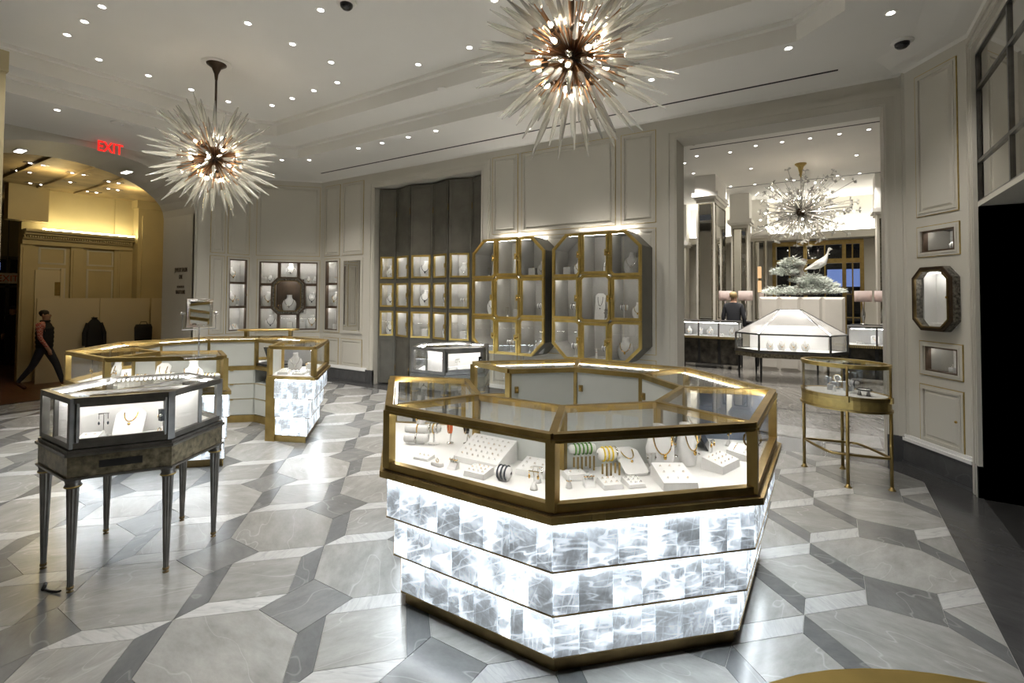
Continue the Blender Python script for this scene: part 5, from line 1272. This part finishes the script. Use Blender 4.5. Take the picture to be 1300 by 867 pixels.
# mirrored columns
def column(x0, x1, y0, y1, label, zt=3.60):
    t = thing('mirrored_column',label,'column',((x0+x1)/2,(y0+y1)/2,0)); a, b = (x1-x0)/2, (y1-y0)/2
    MB().box(-a,a,-b,b,0,zt).build('shaft','plaster',t)
    MB().box(-a-.04,a+.04,-b-.04,b+.04,zt,zt+.06).box(-a-.09,a+.09,-b-.09,b+.09,zt+.06,zt+.16).box(-a-.03,a+.03,-b-.03,b+.03,zt+.16,ZF).build('capital','ceil',t)
    MB().box(-a-.03,a+.03,-b-.03,b+.03,0,.2).build('plinth','border',t)
    r = rect(-a+.05,a-.05,.95,zt-.10)
    f_ = MB().ringY(r,inset(r,.03),-b-.02,-b).build('mirror_frame','verre',t); MB().prismY(inset(r,.028),-b-.008,-b-.002).build('mirror_glass','mirror',t)
    if b > .3:
        mb = MB(); mb.box(a,a+.02,-b+.06,b-.06,.95,.98).box(a,a+.02,-b+.06,b-.06,zt-.13,zt-.10).box(a,a+.02,-b+.06,-b+.09,.95,zt-.1).box(a,a+.02,b-.09,b-.06,.95,zt-.1); mb.build('side_mirror_frame','verre',t)
        MB().box(a+.002,a+.008,-b+.09,b-.09,.98,zt-.13).build('side_mirror','mirror',t)
    return t
column(-2.82,-2.38,13.1,14.6,'nearest mirrored column at the left of the next room',4.10)
column(-2.45,-1.98,16.0,16.5,'middle mirrored column in the next room',3.78); column(-2.02,-1.63,17.3,17.7,'farthest mirrored column in the next room left of the window',3.50)
column(1.0,1.5,15.0,15.6,'mirrored column at the right jamb of the opening',3.68); column(-4.45,-4.0,17.0,17.5,'mirrored column at the far left of the next room',3.3)
t = thing('sconce_reflection','amber sconce reflection built as glowing tubes on the farthest mirrored column','reflection',(-1.83,17.26,2.2))  # added glowing tubes imitate amber reflections in the column mirror
for z in (-.22,.22): MB().tube((0,-.04,z-.18),(0,-.04,z+.18),.05,n=10).build('reflected_glow_tube','amber',t,True)
MB().box(-.03,.03,-.02,.02,-.05,.05).build('bracket','brass',t)
# window with brass frames onto the street
w1 = thing('window_1',None,None)
struct(w1); w1.location = (0,18,0)
mb = MB()
for x in (-1.48,-.62,.39,.83): mb.box(x-.05,x+.05,-.03,.12,.15,3.38)
for z in (.2,2.76,3.33): mb.box(-1.52,.87,-.02,.11,z-.07,z+.07)
for x in (-1.05,-.1,.6): mb.box(x-.018,x+.018,.02,.08,.15,3.38)
for z in (1.05,1.75): mb.box(.44,.83,.02,.08,z-.015,z+.015)
mb.build('window_frame','brass',w1)
for a, b in ((-1.43,-.67),(-.57,.34),(.44,.78)): MB().box(a,b,.05,.055,.2,3.33).build('pane','glass',w1)
sh = thing('lit_shopfront','blue lit shopfront across the dark street outside the window','shop',(.3,20.5,0))
MB().box(-3,3,.02,.3,0,5).build('facade','nightglass',sh); MB().box(-.35,.85,-.02,.01,2.02,2.62).build('lit_window','bluelit',sh); MB().box(-.7,1.1,-.1,-.03,1.66,1.98).build('sign_board','navy',sh)
text_obj('sign_letters','FROC ARTS',.2,'sky',sh,(.12,-.11,1.74),(PI/2,0,0),.004)
MB().box(.62,.74,-.2,-.1,.2,2.6).build('lamp_post','steel',sh)
# crystal chandelier
c3 = thing('crystal_chandelier','wide sparkling crystal starburst chandelier hanging in the next room','chandelier',(-.52,13.05,3.59)); rnd = random.Random(9)
MB().lathe([(.12,1.11),(.12,1.09),(.06,1.03),(.035,.92),(.014,.80)],16).build('canopy','gilt',c3,True); MB().tube((0,0,0),(0,0,.9),.014,n=8).build('stem','silver',c3,True); MB().ball((0,0,0),.11,12,8).build('hub','umber',c3,True)
thin_me = MB().tube((0,0,0),(0,0,1),.006,n=4).mesh('silver_rod','silver'); spike_me = MB().lathe([(.008,0),(.014,.04),(.003,.34)],5).mesh('crystal_spike','crystal')
flo = MB()
for i in range(7):
    a = 2*PI*i/7; flo.add([(0,0,0),(.075*math.cos(a),.075*math.sin(a),.02),(.05*math.cos(a+.35),.05*math.sin(a+.35),.05)],[(0,1,2)])
flo.ball((0,0,.01),.012,6,4); flo_me = flo.mesh('crystal_flower','crystal')
b3 = MB().ball((0,0,0),.016,8,5).mesh('bulb','bulb3')
for i in range(290):
    z = 1-2*(i+.5)/290; ph = i*PI*(3-math.sqrt(5)); rr = math.sqrt(max(0,1-z*z)); d = Vector((rr*math.cos(ph)+rnd.uniform(-.1,.1),rr*math.sin(ph)+rnd.uniform(-.1,.1),z+rnd.uniform(-.1,.1))).normalized()
    if d.z > .93: continue
    L_ = rnd.uniform(.40,1.25)*(1.0 if abs(d.z) < .5 else .85)*(.78 if d.z < -.45 else 1)
    if i % 3 == 0: o = link('crystal_spike',spike_me,c3,d*L_*.7); orient(o,d)
    else: o = link('crystal_flower',flo_me,c3,d*L_); orient(o,d)
    o = link('silver_rod',thin_me,c3); orient(o,d); o.scale = (1,1,L_)
    if i % 9 == 0: link('bulb',b3,c3,d*L_*.93)
# planter with a frosted tree and a white bird
t = thing('panelled_planter','beige panelled planter box behind the pyramid vitrine','planter',(-.53,12.9,0))
MB().box(-.81,.81,-.40,.40,0,1.66).build('core','panelbeige',t)
for i in range(4):
    a, b = -.81+.405*i+.006, -.81+.405*(i+1)-.006; r = rect(a,b,.05,1.66); i2 = inset(r,.05)
    MB().add([(p[0],-.40,p[1]) for p in r]+[(p[0],-.43,p[1]) for p in i2],[(0,1,5,4),(1,2,6,5),(2,3,7,6),(3,0,4,7),(4,5,6,7)]).build('panel','panelbeige',t)
tr = thing('frosted_tree','frosted dwarf conifer growing from the beige planter','tree',(-.50,12.9,1.66)); rnd = random.Random(4)
MB().path([(.0,0,.045),(-.12,-.02,.2),(.02,0,.42),(-.04,0,.62),(.05,0,.85)],.055,8).build('trunk','barkm',tr,True)
pads = [(-.42,0,.10,.36),(.36,-.05,.12,.42),(0,-.1,.10,.45),(.32,0,.24,.34),(-.34,0,.55,.26),(.22,-.05,.34,.30),(-.20,0,.74,.24),(.05,.08,.36,.28)]
for px, py, pz, pr in pads:
    MB().path([(0,0,max(.05,pz-.12)),(px*.6,py,pz-.05),(px,py,pz)],.02,5).build('branch','barkm',tr,True)
    mb = MB()
    for k in range(620):
        a, rr = rnd.uniform(0,2*PI), pr*math.sqrt(rnd.random()); c = Vector((px+rr*math.cos(a),py+rr*math.sin(a)*.8,pz+rnd.uniform(-.07,.17)*(1.25-rr/pr)))
        c.z = max(c.z,.03)
        d = Vector((math.cos(a)+rnd.uniform(-.6,.6),math.sin(a)+rnd.uniform(-.6,.6),rnd.uniform(-.3,.7) if c.z > .12 else rnd.uniform(0,.7))).normalized()*rnd.uniform(.05,.11); n_ = d.orthogonal().normalized()*.014
        mb.add([c-n_,c+n_,c+d],[(0,1,2)])
    tag(mb.build('foliage','needle',tr),kind='stuff')
bd_ = thing('white_bird','white bird figure perched on top of the frosted tree','bird figure',(-.15,12.72,2.32))
n = 12; mb = MB(); vs = []; fs = []
sp_ = [(-.30,-.06,.005),(-.22,-.02,.035),(-.10,.03,.085),(.0,.07,.105),(.08,.13,.085),(.12,.22,.05),(.135,.30,.034),(.15,.36,.036),(.18,.38,.03),(.215,.37,.006)]
for x, z, rr in sp_: vs += [(x+ (0 if x < .05 else -.3*rr*math.sin(2*PI*i/n)), rr*.8*math.cos(2*PI*i/n), z+rr*math.sin(2*PI*i/n)) for i in range(n)]
for j in range(len(sp_)-1):
    for i in range(n): fs.append((j*n+i,j*n+(i+1)%n,(j+1)*n+(i+1)%n,(j+1)*n+i))
mb.add(vs,fs).build('body','bird',bd_,True)
for s in (-1,1):
    MB().add([(.04,s*.088,.10),(-.10,s*.098,.03),(-.30,s*.07,-.05),(-.12,s*.09,.09)],[(0,1,2,3)]).build('wing','bird',bd_); MB().tube((-.01,s*.03,-.0),(-.02,s*.03,-.10),.008,n=6).build('leg','barkm',bd_)
    MB().ball((.165,s*.03,.385),.006,6,4).build('eye','black',bd_)
MB().tube((.205,0,.372),(.235,0,.362),.009,.001,6).build('beak','barkm',bd_)
# black framed counters, lit inside
def black_counter(x0, x1, y0, y1, label, ang=0):
    t = thing('black_counter',label,'display counter',(x0,y0,0),ang); W_, D = x1-x0, y1-y0
    MB().box(0,W_,0,D,1.06,1.10).build('top_frame','nickel',t); MB().box(0,W_,0,D,.70,.735).build('deck_frame','nickel',t)
    nb = max(1,round(W_/.42)); mb = MB()
    for i in range(nb+1): x = W_*i/nb; mb.box(max(0,x-.015),min(W_,x+.015),0,.03,.735,1.06)
    mb.box(0,.03,D-.03,D,.735,1.06).box(W_-.03,W_,D-.03,D,.735,1.06).build('post','nickel',t)
    MB().box(.03,W_-.03,.03,D-.03,.735,.745).build('display_deck','white',t); MB().box(.03,W_-.03,D-.02,D-.01,.745,1.06).build('back_panel','white',t)
    for i in range(nb): MB().box(W_*i/nb+.015,W_*(i+1)/nb-.015,.012,.016,.735,1.06).build('pane','glass',t)
    MB().box(.05,W_-.05,.05,.06,1.05,1.056).build('led_strip','led2',t)
    mb = MB()
    for i in range(int(W_/.035)): mb.box(i*.035,i*.035+.018,-.012,0,.69,.745)
    mb.build('reeded_band','gilt',t)
    for i in range(nb): MB().box(W_*i/nb+.03,W_*(i+1)/nb-.03,.06,.08,.12,.68).build('mirror_panel','smoke',t)
    MB().box(.02,W_-.02,.08,D-.05,.10,.70).build('carcass','black',t)
    for x in (.02,W_-.02): 
        for y in (.02,D-.02): MB().tube((x,y,0),(x,y,.70),.018,.026,8).build('leg','black',t)
    return t
black_counter(-3.02,-1.70,12.15,12.65,'black lit counter at the left of the next room'); black_counter(.30,1.65,11.6,12.15,'black lit counter at the right behind the pyramid vitrine')
black_counter(-5.6,-3.6,13.5,14.05,'black lit counter far at the left edge of the opening')
for i in range(5):
    x = -2.85+.24*i; [bust,board,bust,tray,bust][i]((x,12.42,.746),0,['white bust at the left end of the far left counter','leaning board in the far left counter','second white bust in the far left counter','small tray in the far left counter','right white bust in the far left counter'][i])
for i in range(3): [tray,board,bust][i]((.50+.24*i,11.85,.746),0,['tray in the far right counter','leaning white board in the far right counter','white bust in the far right counter'][i])
# console tables with drum lamps
def console(x0, x1, y, label):
    t = thing('console_table',label,'table',(x0,y,0)); W_ = x1-x0
    MB().box(0,W_,0,.3,1.02,1.06).build('top','black',t); MB().box(.02,W_-.02,.02,.28,.94,1.02).build('apron','smoke',t)
    for x in (.03,W_-.03):
        for yy in (.03,.27): MB().tube((x,yy,0),(x,yy,.95),.015,.022,8).build('leg','black',t)
def lamp(x, y, w_, label):
    t = thing('drum_lamp',label,'table lamp',(x,y,1.06))
    MB().lathe([(.07,0),(.07,.015),(.02,.03),(.015,.06),(.04,.16),(.045,.24),(.015,.36),(.01,.52)],14).build('base','chrome',t,True)
    n = 24; MB().ringZ(ell(w_,w_,n),ell(w_-.006,w_-.006,n),.50,.74).build('shade','shade',t,True)
    MB().ball((0,0,.62),.035,8,5).build('bulb','shadebulb',t,True); MB().tube((0,0,.52),(0,0,.60),.01,n=6).build('socket','brass',t)
console(-2.30,-1.42,13.16,'dark console table carrying the lamps at the left of the next room'); console(.40,1.35,13.26,'dark console table carrying the lamps at the right of the next room')
lamp(-2.18,13.30,.15,'drum lamp nearest the left jamb, left of the person in black'); lamp(-1.72,13.30,.16,'drum lamp just right of the person in black'); lamp(.63,13.41,.16,'drum lamp right of the planter'); lamp(.98,13.41,.15,'drum lamp at the right jamb of the opening')
# pyramid vitrine
py_ = thing('pyramid_vitrine','dark framed glass vitrine with a pyramid roof in the next room','display case',(-.67,11.36,0),R(12))
b6 = [(-.60,-.46),(.60,-.46),(.98,.0),(.60,.46),(-.60,.46),(-.98,.0)]; ap = [(-.17,-.05),(.17,-.05),(.22,0),(.17,.05),(-.17,.05),(-.22,0)]
fr = MB()
for i in range(6):
    a, b = b6[i], b6[(i+1)%6]; fr.bar((*a,.925),(*b,.925),.03,.03); fr.bar((*a,.60),(*b,.60),.03,.03); fr.bar((*a,.60),(*a,.925),.035,.035); fr.bar((*ap[i],1.40),(*ap[(i+1)%6],1.40),.02,.02)
    fr.bar((*a,.93),(*ap[i],1.40),.016,.016)
fr.build('case_frame','nickel',py_)
for i in range(6):
    a, b, c, d = b6[i], b6[(i+1)%6], ap[(i+1)%6], ap[i]
    MB().add([(*a,.935),(*b,.935),(*c,1.395),(*d,1.395)],[(0,1,2,3)]).build('roof_pane','roofglass',py_); MB().bar((*a,.765),(*b,.765),.005,.30).build('side_pane','glass',py_)
MB().bar((-.60,-.45,.945),(-.17,-.05,1.385),.014,.014).bar((.60,-.45,.945),(.17,-.05,1.385),.014,.014).bar((-.17,-.045,1.385),(.17,-.045,1.385),.014,.014).build('led_strip','led2',py_)
MB().prism(inset(b6,.02),.585,.60).build('display_deck','white',py_); MB().box(-.70,.70,.18,.19,.60,1.08).build('backdrop','white',py_)
for s in (-1,1): MB().tube((s*.3,-.2,1.02),(s*.3,-.2,1.06),.03,n=10).build('spot_lamp','led2',py_)
MB().prism(inset(b6,-.02),.555,.585).build('ledge','nickel',py_); MB().prism(inset(b6,-.008),.47,.555).build('apron','verre',py_)
for p in b6: MB().tube((p[0]*.94,p[1]*.94,0),(p[0]*.94,p[1]*.94,.47),.014,.026,8).build('leg','black',py_)
for i in range(4): bust((-1.0+.2*i,11.15+.04*i,.601),R(12),['leftmost','second','third','rightmost'][i]+' white bust in the pyramid vitrine',.2,'gold')
# ================================================================== PEOPLE
def person(name, label, loc, rz, J, E, colour, cat='person'):
    """J: joint -> (pos, radius); E: bones; colour(p) -> material index; one continuous skinned body"""
    keys = list(J); me = bpy.data.meshes.new('body'); me.from_pydata([J[k][0] for k in keys],[(keys.index(a),keys.index(b)) for a, b in E],[])
    o = bpy.data.objects.new('tmp_body',me); COL.objects.link(o); o.modifiers.new('s','SKIN'); 
    for i, k in enumerate(keys):
        r = J[k][1]; r = r if isinstance(r,tuple) else (r,r); me.skin_vertices[0].data[i].radius = r; me.skin_vertices[0].data[i].use_root = (k == 'pelvis')
    o.modifiers.new('u','SUBSURF').levels = 2
    dg = bpy.context.evaluated_depsgraph_get(); dg.update(); m2 = bpy.data.meshes.new_from_object(o.evaluated_get(dg)); bpy.data.objects.remove(o)
    t = thing(name,label,cat,loc,rz); m2.materials.clear()
    for q in colour.mats: m2.materials.append(MT[q])
    segs = [(Vector(J[a][0]),Vector(J[b][0]),(lambda r: (sum(r)/2 if isinstance(r,tuple) else r))(J[b][1]),(lambda r: (sum(r)/2 if isinstance(r,tuple) else r))(J[a][1]),b) for a, b in E]
    for p in m2.polygons:
        best = None
        for a, b, rb_, ra_, nm in segs:
            ab = b-a; u = max(0,min(1,(p.center-a).dot(ab)/ab.length_squared)); d = (p.center-(a+ab*u)).length-(ra_+(rb_-ra_)*u)
            if best is None or d < best[0]: best = (d,nm,u)
        p.material_index = colour(best[1],best[2],p.center)
    m2.shade_smooth(); link('body',m2,t); return t
BONES = [('pelvis','spine'),('spine','chest'),('chest','neck'),('neck','chin'),('chin','skull'),('chest','shl'),('shl','ell'),('ell','wrl'),('wrl','hal'),('chest','shr'),('shr','elr'),('elr','wrr'),('wrr','har'),('pelvis','hil'),('hil','knl'),('knl','anl'),('anl','tol'),('pelvis','hir'),('hir','knr'),('knr','anr'),('anr','tor')]
for s_ in 'lr':
    for f_ in range(4): BONES += [('ha'+s_,f'f{f_}{s_}')]
    BONES += [('wr'+s_,'th'+s_)]
def body_joints(stride=0.0, arm=0.0, front=1):
    # faces +x, z up, 1.66 tall
    J = {'pelvis':((0,0,.90),(.12,.15)),'spine':((0,0,1.08),(.11,.14)),'chest':((.01,0,1.28),(.115,.165)),'neck':((.01,0,1.43),.055),'chin':((.03,0,1.51),(.075,.066)),'skull':((.01,0,1.60),(.088,.074))}
    for s, y, k in (('l',1,1),('r',-1,-1)):
        sw = stride*k; aw = -arm*k
        J['sh'+s] = ((0,.17*y,1.36),.062); J['el'+s] = ((-.02+.20*aw,.23*y,1.10),.046); J['wr'+s] = ((.06+.42*aw,.22*y,.88),.032); J['ha'+s] = ((.08+.48*aw,.215*y,.81),(.020,.036))
        for f in range(4): J[f'f{f}{s}'] = ((.055+.018*f+.52*aw,.21*y,.725+.008*abs(f-1.5)),.010)
        J['th'+s] = ((.115+.45*aw,.20*y,.80),.012)
        J['hi'+s] = ((0,.09*y,.86),.095); J['kn'+s] = ((.02+.26*sw,.095*y,.48+.03*abs(sw)),.066)
        back = sw < 0
        J['an'+s] = ((-.01+(.62*sw if back else .50*sw),.10*y,.09+(.06 if back and stride else 0)),.042); J['to'+s] = ((.13+(.58*sw if back else .52*sw),.11*y,.035+(-.005 if back else 0)),.036)
    return J
def col_fn(mats):
    def f(nm, u, c):
        if nm in ('chin','skull'): return 0
        if nm == 'neck': return 1 if c.z < 1.43 else 0
        if nm[0] == 'f' or nm[:2] in ('ha','th'): return 0
        if nm[:2] in ('el','wr'): return 2 if not (nm[:2] == 'wr' and u > .93) else 0
        if nm[:2] == 'sh': return 1 if u < .6 else 2
        if nm[:2] in ('hi','kn','an'): return 3 if not (nm[:2] == 'an' and u > .93) else 4
        if nm[:2] == 'to': return 4
        return 1 if c.z > .90 else 3
    f.mats = mats; return f
def add_head(t, hair, z=1.60, y0=0):
    MB().lathe([(.001,-.078),(.060,-.068),(.084,-.015),(.082,.022),(.054,.054),(.001,.066)],14,(-.020,0,z+.014),1.0,.95).build('hair',hair,t,True)
    MB().lathe([(.001,-.022),(.016,-.012),(.012,.012),(.001,.026)],8,(.098,0,z-.045),1.2,.8).build('nose','skin',t,True)
    for s in (-1,1):
        MB().ball((.078,s*.030,z-.016),.007,6,4).build('eye','black',t,True); MB().lathe([(.001,-.03),(.02,-.015),(.024,.01),(.001,.03)],8,(.0,s*.076,z-.03),.8,.4).build('ear','skin',t,True)
    MB().box(.078,.094,-.022,.022,z-.092,z-.085).build('mouth','shoe',t)
az_w = math.atan2(.84,.54)
t = person('person','man in a dark padded vest and red plaid sleeves walking past the hoarding',(-14.15,3.63,FZ),R(50),body_joints(.62,.25),BONES,col_fn(['skin','navy','plaid','jeans','shoe'])); add_head(t,'hair')
MB().torus((.005,0,1.44),.068,.022,'z',14,6).build('vest_collar','navy',t,True)
vp = []
for i in range(19):
    z = .86+.56*i/18; base = .150+.012*math.sin((z-.86)/.56*PI)-(.075*max(0,(z-1.30)/.12)); vp.append((base+(.006 if i % 3 else -.005),z))
MB().lathe(vp,20,(.004,0,0),.86,1.08).build('padded_vest','navy',t,True)
t = person('person','man in a dark suit standing at the far left edge of the hall',(-19.4,4.30,FZ),R(-60),body_joints(0,0),BONES,col_fn(['skin','navy','navy','navy','black'])); add_head(t,'hair')
t = person('person','person in black with fair hair standing behind the far left counter',(-1.93,12.90,0),R(80),body_joints(0,.0),BONES,col_fn(['skin','navy','navy','navy','black'])); t.scale = (1.06,1.06,1.06); add_head(t,'blond')
